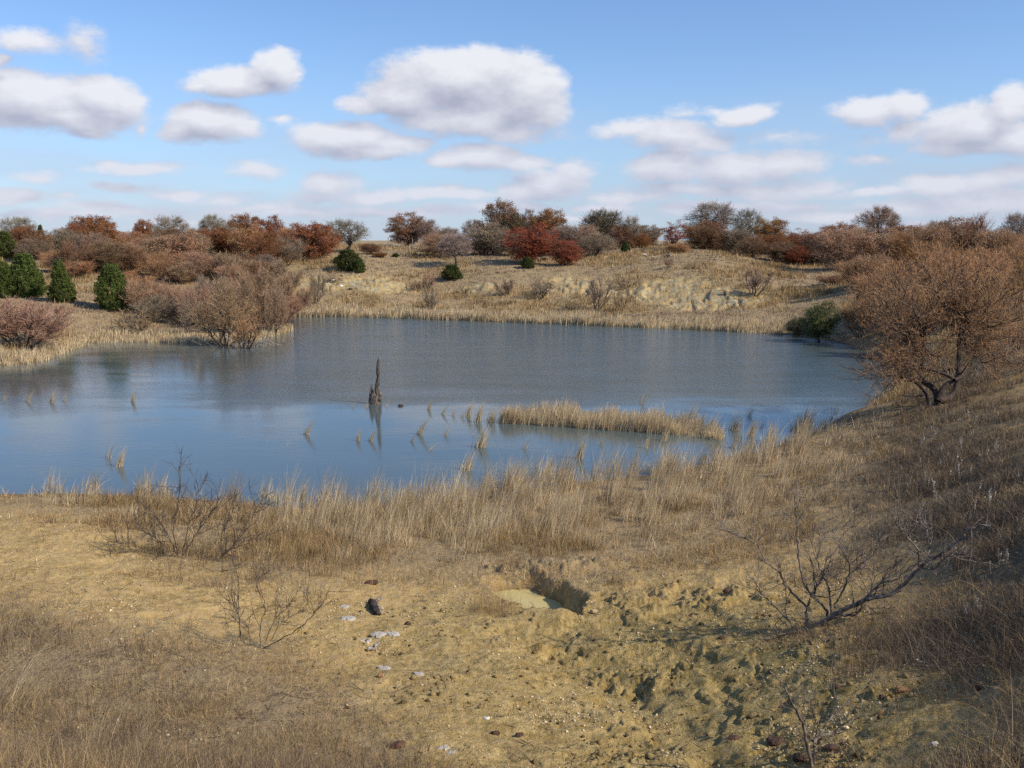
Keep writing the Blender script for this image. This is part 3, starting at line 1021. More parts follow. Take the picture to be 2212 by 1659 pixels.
def tree_arrays(seed, H=6.0, Wd=6.0, fork=1.2, stems=1, limbs=7, clusters=110, twigs=8, twig_len=.55, twig_r=.010, leaves=40, leaf=.13,
                leaf_spread=.28, r0=.16, flat=0.0, low=.12, lump=.25, shell=.45, spray=0.0, wig=.10, gap=0.0, crown_bottom=None):
    rg = np.random.default_rng(seed)
    cb = fork * .8 if crown_bottom is None else crown_bottom
    cz, rz, rx = (H + cb) / 2, (H - cb) / 2, Wd / 2
    trunk, branches = [], []
    forks = []
    for s in range(stems):
        a = rg.uniform(0, 6.28)
        foot = np.array([math.cos(a), math.sin(a), 0]) * (0 if stems == 1 else rg.uniform(.05, .12) * Wd * .35)
        foot[2] = -.25
        topx = foot + np.array([math.cos(a), math.sin(a), 0]) * rg.uniform(.0, .12) * Wd * (1 if stems == 1 else 1.2)
        topx[2] = fork * rg.uniform(.8, 1.15)
        mid = (foot + topx) / 2 + rg.normal(0, .08, 3) * fork
        rr = r0 * (1 if stems == 1 else rg.uniform(.5, .8))
        trunk.append((bez(foot, mid, topx, 7), np.linspace(rr * 1.25, rr * .8, 7)))
        forks.append((topx, rr * .8))
    pts, prad = [], []
    for i in range(limbs):
        f, rr = forks[i % len(forks)]
        az = i * 2.399 + rg.uniform(-.4, .4)
        el = rg.uniform(.15, 1.35)
        e = np.array([math.cos(az) * math.cos(el) * rx, math.sin(az) * math.cos(el) * rx, cz + rz * (math.sin(el) * 1.35 - .45)]) * np.array([.72, .72, .88])
        c = f * .5 + e * .5 + np.array([0, 0, 1]) * rg.uniform(-.1, .25) * (e[2] - f[2]) + rg.normal(0, .12, 3) * rx
        p = bez(f, c, e, 12)
        p[1:-1] += rg.normal(0, wig * .35, (10, 3)) * rx * .35
        ra = np.linspace(rr * .7, rr * .16, 12)
        trunk.append((p, ra))
        pts.append(p[3:])
        prad.append(ra[3:])
    pts, prad = np.concatenate(pts), np.concatenate(prad)
    tw, lv = [], []
    k = 0
    lump_dir = unit(rg.normal(0, 1, (9, 3)))
    lump_amp = rg.uniform(-lump, lump, 9)
    gaps = unit(rg.normal(0, 1, (5, 3)) * np.array([1, 1, .7]))
    while k < clusters:
        d = unit(rg.normal(0, 1, 3))
        if d[2] < -low * 4 - .2 and rg.random() < .7:
            continue
        if gap > 0 and (gaps @ d).max() > 1 - gap * .25 and rg.random() < .8:
            continue
        s = 1 + (np.maximum(0, lump_dir @ d - .55) / .45 * lump_amp).sum()
        r = rg.random() ** shell * s
        c = np.array([d[0] * rx * r, d[1] * rx * r, cz + d[2] * rz * r])
        if c[2] < cb * .6:
            c[2] = cb * .6 + rg.random() * .3
        k += 1
        dd = np.linalg.norm(pts - c, axis=1) + np.maximum(0, pts[:, 2] - c[2]) * 1.5
        j = np.argmin(dd)
        a = pts[j]
        m = (a + c) / 2 + np.array([0, 0, .12]) * np.linalg.norm(c - a) + rg.normal(0, .10, 3) * np.linalg.norm(c - a)
        p = bez(a, m, c, 6)
        p[1:-1] += rg.normal(0, .03, (4, 3)) * Wd * wig
        br = min(prad[j] * .6, r0 * .28)
        trunk_r = np.linspace(br, max(br * .2, twig_r), 6)
        branches.append((p, trunk_r))
        dirn = unit(c - a)
        outd = unit(c - np.array([0, 0, cz * .5]))
        for t in range(twigs):
            q0 = p[rg.integers(2, 6)]
            dv = unit(dirn * .5 + outd * (.5 + spray) + rg.normal(0, .75 - spray * .3, 3) + np.array([0, 0, .15 + spray * .5 - flat]))
            L = twig_len * rg.uniform(.5, 1.3)
            bend = rg.normal(0, .18, 3) * L
            qq = np.stack([q0, q0 + dv * L * .5 + bend * .5, q0 + dv * L + bend * .2 + np.array([0, 0, .08 * L])])
            tw.append((qq, np.array([twig_r, twig_r * .8, twig_r * .35])))
            # side sprigs
            for u in range(2):
                b0 = qq[1] * (1 - u * .5) + qq[2] * u * .5
                dv2 = unit(dv + rg.normal(0, .7, 3))
                tw.append((np.stack([b0, b0 + dv2 * L * .25, b0 + dv2 * L * .5 + np.array([0, 0, .03])]), np.array([twig_r * .7, twig_r * .6, twig_r * .3])))
        if leaves:
            nl = int(leaves * rg.uniform(.5, 1.4))
            cloud = c + rg.normal(0, leaf_spread, (nl, 3)) * np.array([1, 1, .75])
            lv.append((cloud, rg.uniform(-.2, .2)))
    return trunk, branches, tw, lv, rg


def tree_meshes(name, seed, leafsize=.13, **kw):
    trunk, branches, tw, lv, rg = tree_arrays(seed, leaf=leafsize, **kw)
    V1, q1 = tubes(trunk, 7)
    V2, q2 = tubes(branches, 4)
    V, q, t, m = join([(V1, q1, .5, 0), (V2, q2, .5, 0)])
    me_t = mesh_np(name + '_trunk', V, q, M_BARK, dict(tint=t), True)
    parts = []
    if tw:
        V3, q3 = tubes(tw, 3)
        parts.append((V3, q3, np.repeat(rg.uniform(0, 1, len(V3) // 3), 3)[:len(V3)], 0))
    if lv:
        P = np.concatenate([c for c, _ in lv])
        tt = np.concatenate([np.full(len(c), s) for c, s in lv])
        V4, q4 = leaf_quads(P, leafsize, rg)
        tv = np.clip(rg.beta(2, 2.4, len(P)) + tt, 0, 1)
        parts.append((V4, q4, np.repeat(tv, 4), 1))
    V, q, t, m = join(parts)
    me_c = mesh_np(name + '_crown', V, q, [M_TWIG, M_LEAF], dict(tint=t), False, m)
    return me_t, me_c


def cedar_meshes(name, seed, H=4.0, Wd=3.2, n=9000, conic=.62, leafsize=.12):
    rg = np.random.default_rng(seed)
    me_t = mesh_np(name + '_trunk', *tubes([(np.array([[0, 0, -.3], [.03, 0, H * .3], [0, .04, H * .6], [0, 0, H * .93]]), np.array([.13, .10, .06, .015]))], 7), M_BARK)
    # ragged sprays set along the outline, each a tapering tuft of scales pointing out and up
    ns = n // 22
    t = rg.random(ns) ** .9 * .93
    az = rg.uniform(0, 2 * math.pi, ns)
    prof = np.minimum((1 - t) ** conic, .62 + t * 2.0)
    lumps = .82 + .36 * fbm(az * 1.3 + seed, t * 4.0, 3, seed) * 2 + rg.normal(0, .07, ns)
    r = Wd / 2 * prof * np.clip(lumps, .5, 1.2) * np.where(rg.random(ns) < .3, rg.uniform(.3, .9, ns), 1.0)
    tip = np.stack([np.cos(az) * r, np.sin(az) * r, t * H * .93 + .05], 1)
    out = unit(np.stack([np.cos(az), np.sin(az), np.full(ns, .9 + .6 * rg.random())], 1) + rg.normal(0, .25, (ns, 3)))
    k = 120
    L = rg.uniform(.28, .55, ns) * (1 - .4 * t)
    u = rg.random((ns, k)) ** .8
    PP = tip[:, None, :] + out[:, None, :] * ((u - .55) * L[:, None])[..., None] + rg.normal(0, 1, (ns, k, 3)) * (.13 * (1.15 - u))[..., None] * np.array([1, 1, .9])
    PP = PP.reshape(-1, 3)
    PP[:, 2] = np.maximum(PP[:, 2], .02)
    V, q = leaf_quads(PP, leafsize * .55, rg, up=.9, elong=1.7)
    tint = np.clip(rg.beta(2, 3, ns * k) + np.repeat(rg.normal(0, .16, ns), k), 0, 1)
    me_c = mesh_np(name + '_crown', V, q, [M_LEAF], dict(tint=np.repeat(tint, 4)))
    return me_t, me_c


def willow_meshes(name, seed, H=4.5, Wd=5.0, stems=7, per=16, twigs=9, leaves=0, twig_r=.010, leafsize=.05, erect=.5, bark=None):
    """several stems fanning up from one foot, each breaking into long fine upswept twigs"""
    rg = np.random.default_rng(seed)
    stemsl, br, tw, lp = [], [], [], []
    for s in range(stems):
        az = s * 6.283 / stems + rg.uniform(-.4, .4)
        out = rg.uniform(.15, 1.0)
        e = np.array([math.cos(az) * out * Wd * .42, math.sin(az) * out * Wd * .42, H * (0.98 - .38 * out * out) * rg.uniform(.75, .95)])
        f = np.array([math.cos(az) * .12, math.sin(az) * .12, -.2])
        c = f * .4 + e * np.array([.75, .75, .35]) + rg.normal(0, .12, 3)
        p = bez(f, c, e, 12)
        p[2:-1] += rg.normal(0, .035, (9, 3)) * H * .3
        r = np.linspace(.055, .014, 12) * rg.uniform(.8, 1.4)
        stemsl.append((p, r))
        for b in range(per):
            i = rg.integers(3, 11)
            a = p[i]
            tang = unit(p[i + 1] - p[i - 1])
            dv = unit(tang * .8 + rg.normal(0, .55, 3) + np.array([math.cos(az) * .3, math.sin(az) * .3, erect]))
            L = H * rg.uniform(.16, .36) * (1.25 - i / 16)
            q = np.stack([a, a + dv * L * .35, a + dv * L * .7 + np.array([0, 0, .05]) * L, a + dv * L + np.array([0, 0, .16]) * L + rg.normal(0, .06, 3) * L])
            br.append((q, np.array([1, .8, .6, .4]) * r[i] * .55))
            for t in range(twigs):
                u = rg.uniform(.2, 1)
                k = min(int(u * 3), 2)
                b0 = q[k] + (q[k + 1] - q[k]) * (u * 3 - k)
                d2 = unit(dv * .7 + rg.normal(0, .55, 3) + np.array([0, 0, erect * .7]))
                l2 = H * rg.uniform(.07, .17)
                qq = np.stack([b0, b0 + d2 * l2 * .5 + rg.normal(0, .04, 3) * l2, b0 + d2 * l2 + np.array([0, 0, .08]) * l2])
                tw.append((qq, np.array([1, .8, .4]) * twig_r))
                if leaves:
                    nl = rg.poisson(leaves)
                    if nl:
                        uu = rg.random((nl, 1))
                        lp.append(b0 + (qq[2] - b0) * uu + rg.normal(0, .03, (nl, 3)))
    V1, q1 = tubes(stemsl, 6)
    V2, q2 = tubes(br, 4)
    V, q, t, m = join([(V1, q1, .5, 0), (V2, q2, .5, 0)])
    me_t = mesh_np(name + '_trunk', V, q, bark or M_BARK, dict(tint=t), True)
    V3, q3 = tubes(tw, 3)
    parts = [(V3, q3, np.repeat(rg.random(len(V3) // 9 + 1), 9)[:len(V3)], 0)]
    if lp:
        P = np.concatenate(lp)
        V4, q4 = leaf_quads(P, leafsize, rg)
        parts.append((V4, q4, np.repeat(rg.beta(2, 2, len(P)), 4), 1))
    V, q, t, m = join(parts)
    me_c = mesh_np(name + '_crown', V, q, [M_TWIG, M_LEAF], dict(tint=t), False, m)
    return me_t, me_c


PROTO = {}
for i in range(3):     # leafed post oaks: dome of brown leaves
    PROTO['oak%d' % i] = (tree_meshes('oak', 100 + i, H=6, Wd=6, fork=1.1, limbs=8, clusters=300, twigs=4, twig_len=.5, twig_r=.014, leaves=60, leafsize=.15, leaf_spread=.26, r0=.17, lump=.30, crown_bottom=-.1, shell=.40, gap=.06, low=1), 6.0, 6.0)
for i in range(2):     # half bare oaks
    PROTO['half%d' % i] = (tree_meshes('half', 120 + i, H=6, Wd=6, fork=1.3, limbs=9, clusters=280, twigs=13, twig_len=.62, twig_r=.013, leaves=22, leafsize=.11, leaf_spread=.34, r0=.16, lump=.28, crown_bottom=-.1, shell=.42, low=1), 6.0, 6.0)
for i in range(3):     # bare oaks, rounded head of crooked limbs
    PROTO['bare%d' % i] = (tree_meshes('bare', 140 + i, H=6, Wd=6, fork=1.7, limbs=10, clusters=230, twigs=14, twig_len=.55, twig_r=.014, leaves=0, r0=.19, lump=.2, crown_bottom=1.4, shell=.30, wig=.28), 6.0, 6.0)
PROTO['cedar0'] = (cedar_meshes('cedar', 160), 4.0, 3.2)
PROTO['cedar1'] = (cedar_meshes('cedar', 161, conic=.5), 4.0, 3.2)
PROTO['cedar2'] = (cedar_meshes('cedar', 162, conic=.9, Wd=2.6), 4.0, 2.6)
for i in range(3):
    PROTO['willow%d' % i] = (willow_meshes('willow', 180 + i, stems=9, per=26, twigs=14, twig_r=.011, leaves=.5, leafsize=.05, erect=.35), 4.5, 5.0)
PROTO['sapling0'] = (willow_meshes('sapling', 190, H=3, Wd=4, stems=5, per=15, twigs=13, twig_r=.010, erect=.35), 3.0, 4.0)
PROTO['sapling1'] = (willow_meshes('sapling', 191, H=3, Wd=4, stems=6, per=14, twigs=12, twig_r=.010, erect=.25), 3.0, 4.0)
PROTO['slender0'] = (tree_meshes('slender', 195, H=6, Wd=3, fork=.8, limbs=9, clusters=90, twigs=5, twig_len=.35, twig_r=.012, leaves=40, leafsize=.14, leaf_spread=.2, r0=.11, lump=.4, crown_bottom=.4, gap=.3), 6.0, 3.0)

# colours of the crowns
RUST = (.31, .135, .06)
RED = (.31, .105, .05)
BROWN = (.27, .155, .085)
ORANGE = (.33, .165, .055)
GREYB = (.33, .245, .17)
GREY = (.36, .30, .24)
DGREEN = (.09, .115, .034)
GREEN = (.115, .148, .036)
WILL = (.45, .28, .175)
WILLR = (.49, .27, .135)
OLIVEB = (.15, .115, .06)


def plant(kind, dx, top, w, Y, col, label, cat='tree', group=None, name=None, rot=None, bury=0.0, dybase=None):
    """a tree standing on the land at distance Y, its top seen at photo height `top`, `w` photo units wide"""
    (mt, mc), H0, W0 = PROTO[kind]
    X, yy, _ = ray(dx, 560)
    x = X / yy * Y
    zb = max(hz(x, Y), 0.0) - bury
    _, _, zt = at_Y(dx, top, Y)
    H = max(float(zt) - zb, .4)
    Wm = w / F * Y * (1.0 if kind[:3] in ('ced', 'wil', 'sap') else 1.0)
    base = name or ('cedar_tree' if kind.startswith('cedar') else 'willow' if kind.startswith('willow') else 'bare_sapling' if kind.startswith('sap') else 'oak_tree')
    e = link(base, None, loc=(x, Y, zb), label=label, category=cat, group=group)
    e.rotation_euler = (0, 0, random.uniform(0, 6.28) if rot is None else rot)
    e.scale = (Wm / W0, Wm / W0, H / H0)
    a = link('trunk', mt, e)
    b = link('crown', mc, e)
    b.color = (*[c * random.uniform(.93, 1.07) for c in col], 1)
    return e


SKY = 'trees on the skyline'
PLANTS = [
    # left woods, back to front
    ('bare0', 43, 466, 75, 128, GREY, 'grey leafless round crown at the far left end of the skyline', SKY),
    ('cedar1', 8, 493, 70, 100, GREEN, 'green cedar cut by the picture edge behind the shoreline cedars', 'dark green cedars'),
    ('cedar2', 91, 480, 32, 112, DGREEN, 'narrow cedar spire poking above the brown thicket near the edge', 'dark green cedars'),
    ('oak0', 196, 468, 100, 126, RUST, 'russet domed oak with a green cedar against its left side', SKY),
    ('cedar1', 156, 488, 46, 122, DGREEN, 'cedar tucked against the russet domed oak on the skyline', 'dark green cedars'),
    ('oak1', 205, 494, 150, 110, RED, 'wide low red-brown oak in front of the domed skyline oak', 'brown oaks in the woods'),
    ('half0', 135, 506, 95, 104, GREYB, 'grey-brown half bare tree behind the shoreline cedars', 'brown oaks in the woods'),
    ('half1', 75, 515, 80, 98, GREYB, 'dull brown bare tree just above the tallest shoreline cedar', 'brown oaks in the woods'),
    ('oak2', 314, 472, 48, 132, RUST, 'small dark russet oak holding a white scrap on the skyline', SKY),
    ('bare1', 374, 470, 82, 128, GREY, 'pale grey leafless crown beside the small dark russet oak', SKY),
    ('oak1', 265, 512, 110, 104, WILLR, 'orange-brown leafy tree behind the round lone cedar', 'brown oaks in the woods'),
    ('half1', 363, 493, 105, 104, BROWN, 'rounded brown tree below the pale grey leafless crown', 'brown oaks in the woods'),
    ('half0', 318, 510, 80, 98, WILL, 'reddish twiggy tree between the orange-brown and rounded brown trees', 'brown oaks in the woods'),
    ('bare2', 462, 463, 66, 128, GREY, 'pale crooked leafless oak joining the russet row on its left end', SKY),
    ('bare0', 425, 492, 50, 126, GREY, 'low grey leafless tree in the skyline notch', SKY),
    ('oak0', 533, 464, 88, 120, RUST, 'tall russet oak at the middle of the left skyline row', SKY),
    ('oak2', 477, 490, 100, 106, RUST, 'broad rust-brown oak in front of the pale crooked oak', 'brown oaks in the woods'),
    ('oak1', 584, 472, 64, 116, RED, 'red-brown oak between the tall russet oak and the big dark one', SKY),
    ('half0', 545, 508, 90, 104, GREYB, 'grey-brown half bare tree below the tall russet oak', 'brown oaks in the woods'),
    ('half1', 600, 520, 70, 98, WILL, 'pinkish bare tree at the foot of the red-brown oak', 'brown oaks in the woods'),
    ('oak0', 672, 482, 116, 102, RUST, 'big dark russet oak above the rubble slope', 'brown oaks in the woods'),
    ('bare1', 745, 478, 112, 110, GREY, 'wide grey leafless oak behind the low cedar clump', SKY),
    ('cedar1', 752, 534, 72, 93, DGREEN, 'low broad cedar clump at the top of the rubble slope', 'dark green cedars'),
    ('cedar1', 775, 556, 34, 92, GREEN, 'small cedar bush hugging the broad cedar clump', 'dark green cedars'),
    ('half0', 800, 524, 60, 106, BROWN, 'low brown tree at the end of the left woods', 'brown oaks in the woods'),
    ('oak2', 822, 545, 36, 103, RUST, 'tiny rust-brown oak beside the round cedar bush on the hill', 'brown oaks in the woods'),
    ('cedar1', 855, 546, 20, 104, GREEN, 'small round green cedar bush alone on the hill grass', 'dark green cedars'),
    # middle hilltop
    ('oak1', 880, 465, 92, 132, BROWN, 'dark domed oak behind the two thin pale posts', SKY),
    ('half1', 926, 474, 52, 130, GREYB, 'greyer crown leaning on the dark domed oak by the posts', SKY),
    ('half0', 945, 500, 56, 112, WILL, 'pale reddish half bare tree in front of the greyer crown', 'trees on the hill'),
    ('bare0', 984, 502, 78, 98, GREY, 'grey leafless tree rising out of a cedar bush', 'trees on the hill'),
    ('cedar1', 977, 568, 54, 92, DGREEN, 'dark cedar bush at the foot of the grey leafless tree', 'dark green cedars'),
    ('bare2', 1024, 474, 56, 126, GREY, 'light thin leafless tree left of the tallest oak pair', SKY),
    ('oak0', 1080, 435, 88, 120, BROWN, 'tallest brown oak of the hill, its flank tinged green', SKY),
    ('oak2', 1110, 458, 60, 118, OLIVEB, 'olive-brown oak joined to the flank of the tallest oak', SKY),
    ('oak1', 1141, 460, 44, 124, BROWN, 'small brown oak in the dip between the two tall domes', SKY),
    ('oak2', 1186, 449, 88, 118, ORANGE, 'smooth round orange-brown oak dome above the red oak', SKY),
    ('half1', 1066, 480, 74, 108, GREYB, 'greyish brown tree under the tallest oak', 'trees on the hill'),
    ('half0', 1222, 484, 96, 108, GREYB, 'dull half bare tree under the round orange-brown dome', 'trees on the hill'),
    ('oak1', 1147, 489, 108, 97, RED, 'brightest red oak spreading wide on the hillside', 'trees on the hill'),
    ('oak0', 1222, 519, 68, 96, RED, 'smaller red oak beside the brightest red one', 'trees on the hill'),
    ('cedar1', 1140, 553, 38, 94, DGREEN, 'dark cedar bush under the skirt of the brightest red oak', 'dark green cedars'),
    ('half0', 1300, 446, 112, 116, OLIVEB, 'large grey-olive rounded tree, tallest of the right hill group', SKY),
    ('half1', 1290, 503, 82, 102, GREYB, 'grey-brown tree in front of the large grey-olive one', 'trees on the hill'),
    ('bare1', 1362, 470, 40, 112, GREY, 'thin upright leafless tree with cedar green at its foot', SKY),
    ('cedar2', 1350, 518, 26, 106, DGREEN, 'dark cedar at the foot of the thin upright leafless tree', 'dark green cedars'),
    ('half1', 1386, 504, 44, 112, RUST, 'low russet tree trailing off the right hill group', SKY),
    ('sapling0', 1410, 508, 36, 116, GREY, 'low leafless bush at the end of the hill group', SKY),
    ('slender0', 1453, 480, 56, 104, RED, 'slender ragged red oak standing alone against the sky', SKY),
    ('half0', 1463, 525, 66, 100, WILLR, 'low rusty growth around the slender lone oak', 'trees on the hill'),
    # right hilltop
    ('bare0', 1537, 433, 104, 122, GREY, 'grand leafless oak crown, highest on the right hill', SKY),
    ('bare2', 1500, 480, 60, 116, GREY, 'low leafless limbs spreading beside the grand leafless oak', SKY),
    ('bare1', 1612, 456, 72, 122, GREY, 'second leafless crown just beside the grand one', SKY),
    ('oak2', 1532, 475, 86, 108, BROWN, 'round dark brown oak below the grand leafless crown', 'trees on the hill'),
    ('half0', 1588, 490, 98, 106, GREYB, 'grey-brown tree filling the gap between two round oaks', 'trees on the hill'),
    ('oak0', 1666, 473, 84, 114, ORANGE, 'dome of orange-brown leaves standing before open sky', SKY),
    ('half1', 1625, 512, 66, 100, BROWN, 'low brown tree leaning against the orange-brown dome', 'trees on the hill'),
    ('slender0', 1737, 500, 66, 104, RUST, 'ragged red-brown tree left of the red dome', 'trees on the hill'),
    ('oak1', 1722, 535, 66, 98, RED, 'low deep red oak at the foot of the ragged tree', 'trees on the hill'),
    ('oak0', 1810, 484, 96, 108, RUST, 'red-brown domed oak at the start of the right woods', SKY),
    ('cedar0', 1803, 545, 40, 96, DGREEN, 'dark cedar hidden beneath the red-brown domed oak', 'dark green cedars'),
    ('half1', 1770, 525, 80, 98, BROWN, 'dark half bare tree between the deep red oak and the dome', 'trees on the hill'),
    ('bare2', 1897, 445, 96, 112, GREYB, 'tall pinkish-grey leafless crown above the willow thicket', SKY),
    ('half0', 1890, 500, 90, 104, WILL, 'reddish bare tree in front of the tall pinkish-grey crown', 'trees on the hill'),
    ('oak2', 1958, 485, 84, 110, RUST, 'rusty oak next to the tall pinkish-grey crown', SKY),
    ('half1', 2026, 476, 92, 112, GREYB, 'smooth grey dome of a leafless tree over the big willow', SKY),
    ('half0', 1985, 505, 110, 100, WILLR, 'orange-brown thicket tree behind the big willow', 'trees on the hill'),
    ('half0', 2078, 504, 60, 104, WILL, 'small reddish tree poking up by the grey dome', SKY),
    ('half1', 2136, 514, 84, 108, GREYB, 'low grey-brown tree near the right end of the skyline', SKY),
    ('bare0', 2192, 456, 66, 92, GREY, 'leafless tree over a dark base at the right picture edge', SKY),
    ('cedar1', 2186, 528, 50, 90, DGREEN, 'dark bush under the leafless tree at the right picture edge', 'dark green cedars'),
    ('cedar1', 1893, 590, 44, 84, DGREEN, 'dark green bush half hidden in the right-hand willow thicket', 'dark green cedars'),
    # shoreline cedars on the left
    ('cedar0', 52, 538, 104, 72, GREEN, 'tallest shoreline cedar, in the middle of the left group', 'dark green cedars'),
    ('cedar1', 2, 555, 60, 71, GREEN, 'cedar at the outer end of the shoreline group', 'dark green cedars'),
    ('cedar2', 126, 552, 70, 70, GREEN, 'pointed cedar on the inner end of the shoreline group', 'dark green cedars'),
    ('cedar1', 240, 560, 92, 69, GREEN, 'round lone cedar standing apart on the grassy bank', 'dark green cedars'),
    # willows and bare saplings, left bank
    ('willow0', 40, 636, 240, 53, WILL, 'spreading reddish willow in the water edge at the left', 'willows by the pond'),
    ('willow1', 165, 560, 110, 84, WILLR, 'orange-brown willow behind the pointed cedar', 'willows by the pond'),
    ('willow2', 285, 585, 100, 80, WILLR, 'orange-brown willow behind the round lone cedar', 'willows by the pond'),
    ('sapling1', 290, 662, 120, 62, WILL, 'low reddish bush on the bank under the round lone cedar', 'bare saplings by the pond'),
    ('willow1', 335, 600, 95, 70, WILL, 'grey-pink willow just beyond the round lone cedar', 'willows by the pond'),
    ('sapling0', 400, 640, 86, 61, GREYB, 'small dark-stemmed bare sapling before the clump in the water', 'bare saplings by the pond'),
    ('willow2', 480, 605, 130, 57, WILL, 'large fan-shaped willow clump standing in the pond', 'willows by the pond'),
    ('willow0', 420, 605, 100, 66, WILL, 'willow behind the dark-stemmed bare sapling', 'willows by the pond'),
    ('willow1', 545, 560, 112, 62, WILL, 'tallest grey-brown willow of the clump in the pond', 'willows by the pond'),
    ('willow0', 585, 600, 80, 63, WILL, 'outermost willow of the clump, leaning over open water', 'willows by the pond'),
    ('sapling1', 520, 655, 110, 55.5, WILLR, 'low dense twigs at the waterline of the pond clump', 'bare saplings by the pond'),
    ('sapling0', 680, 588, 74, 84, GREYB, 'bare sapling beside the rubble of the bluff', 'bare saplings by the pond'),
    ('willow2', 610, 560, 90, 86, WILL, 'hazy pink willow below the left woods', 'willows by the pond'),
    ('willow1', 500, 568, 100, 84, WILL, 'broad hazy willow in front of the left woods', 'willows by the pond'),
    # bare saplings, far bank
    ('sapling1', 932, 612, 54, 82, GREYB, 'thin bare sapling above the far shore reeds', 'bare saplings by the pond'),
    ('sapling0', 1095, 600, 80, 85, GREYB, 'sprawling bare thicket low on the far slope', 'bare saplings by the pond'),
    ('sapling1', 1165, 594, 92, 84, GREYB, 'crooked low bare tree sprawling next to the thicket', 'bare saplings by the pond'),
    ('sapling0', 1290, 594, 92, 78, GREYB, 'double-stemmed bare tree standing on the far shore', 'bare saplings by the pond'),
    ('sapling1', 1340, 612, 44, 77, WILL, 'small bare sapling beside the double-stemmed tree', 'bare saplings by the pond'),
    ('sapling0', 1441, 550, 44, 96, GREYB, 'small bare bush high on the bluff top', 'bare saplings by the pond'),
    ('sapling0', 1632, 574, 100, 79, GREYB, 'fan-shaped bare sapling right of the pale bluff', 'bare saplings by the pond'),
    ('sapling1', 925, 575, 60, 90, WILL, 'reddish bare bush on the slope near the cedar bush', 'bare saplings by the pond'),
    # right bank thicket
    ('oak1', 1778, 658, 84, 59, (.15, .165, .06), 'olive-green bush where the far shore turns', 'bushes at the end of the far shore'),
    ('half0', 1728, 684, 66, 63, (.16, .15, .075), 'dull olive bush at the end of the far shore reeds', 'bushes at the end of the far shore'),
    ('willow1', 1868, 625, 90, 58, WILLR, 'reddish willow behind the olive-green shore bush', 'willows by the pond'),
    ('willow0', 1862, 548, 130, 74, WILLR, 'orange-brown willow high on the right bank', 'willows by the pond'),
    ('willow2', 1935, 560, 180, 62, WILLR, 'wide orange-brown willow behind the big one', 'willows by the pond'),
    ('willow1', 2035, 525, 190, 58, WILLR, 'tall orange-brown willow directly behind the big one', 'willows by the pond'),
    ('willow0', 2130, 535, 180, 54, WILLR, 'orange-brown willow beyond the right shoulder of the big one', 'willows by the pond'),
    ('willow2', 2215, 545, 170, 48, WILLR, 'orange-brown willow cut by the right picture edge', 'willows by the pond'),
    ('willow1', 1800, 590, 90, 80, WILL, 'pinkish willow on the slope above the shore bush', 'willows by the pond'),
    ('sapling1', 2130, 700, 110, 40, WILL, 'low twiggy growth on the bank beside the big willow trunk', 'bare saplings by the pond'),
    ('sapling0', 2210, 690, 110, 38, WILL, 'low twiggy growth at the picture edge behind the bank', 'bare saplings by the pond'),
]
FR = np.random.default_rng(5)
def fill(n, x0, x1, Y0, Y1, hm, wm, kinds, cols, label, group):
    for i in range(n):
        dx = x0 + (x1 - x0) * (i + FR.uniform(.1, .9)) / n
        Y = FR.uniform(Y0, Y1)
        X, yy, _ = ray(dx, 560)
        zb = max(hz(X / yy * Y, Y), 0)
        H = FR.uniform(*hm)
        _, top = project(X / yy * Y, Y, zb + H)
        PLANTS.append((kinds[i % len(kinds)], dx, float(top), FR.uniform(*wm) * F / Y, Y, cols[FR.integers(len(cols))], label, group))


fill(18, 30, 700, 93, 108, (2.5, 3.9), (3.2, 5.2), ['half0', 'oak1', 'half1', 'willow1'], [BROWN, GREYB, WILL, WILLR, RUST], 'low brown tree merging into the thicket below the left skyline oaks', 'thicket trees of the left woods')
fill(12, 90, 640, 84, 92, (1.6, 2.6), (3.0, 4.6), ['willow0', 'half1', 'willow2'], [WILL, WILLR, GREYB], 'low reddish tree on the slope below the left woods', 'thicket trees on the left slope')
fill(9, 150, 640, 78, 92, (2.0, 3.2), (3.4, 5.0), ['willow1', 'half0', 'willow2'], [WILLR, BROWN, WILL], 'rusty brush between the shoreline cedars and the woods', 'rusty brush behind the shoreline cedars')
fill(15, 270, 640, 65, 80, (1.5, 2.8), (2.8, 4.2), ['willow0', 'willow1', 'willow2'], [WILL, WILL, GREYB], 'hazy grey-pink willow scrub behind the clump in the pond', 'willow scrub behind the pond clump')
fill(9, 900, 1430, 104, 118, (1.8, 3.2), (3.2, 5.0), ['half1', 'half0', 'oak2'], [GREYB, BROWN, WILL], 'low brownish tree filling gaps under the hilltop oaks', 'low trees on the hilltop')
fill(9, 1480, 1900, 98, 114, (2.0, 3.4), (3.2, 5.0), ['half0', 'oak2', 'half1'], [BROWN, GREYB, RUST], 'low brown tree beneath the oaks of the right hill', 'low trees on the right hill')
fill(10, 1790, 2230, 84, 104, (2.8, 4.4), (4, 6), ['half0', 'willow1', 'oak1', 'willow2'], [WILLR, WILL, BROWN], 'orange-brown thicket tree far behind the big willow', 'thicket behind the big willow')
fill(12, 1850, 2250, 50, 78, (2.2, 3.1), (3.4, 4.8), ['willow0', 'willow1', 'willow2'], [WILLR, WILLR, WILL], 'orange-brown willow scrub close behind the big willow', 'willow scrub behind the big willow')
fill(7, 560, 1500, 84, 92, (.7, 1.2), (1.6, 2.6), ['sapling0', 'sapling1'], [GREYB, WILL], 'knee-high bare shrub on the far slope', 'low shrubs on the far slope')
for (kind, dx, top, w, Y, col, label, group) in PLANTS:
    cat = 'cedar' if kind.startswith('cedar') else 'willow' if kind.startswith('willow') else 'sapling' if kind.startswith('sap') else 'oak'
    bush = 'bush at the end' in label or 'bush where the far' in label
    plant(kind, dx, top, w, Y, col, label, 'bush' if bush else cat, group, name='bush' if bush else None)


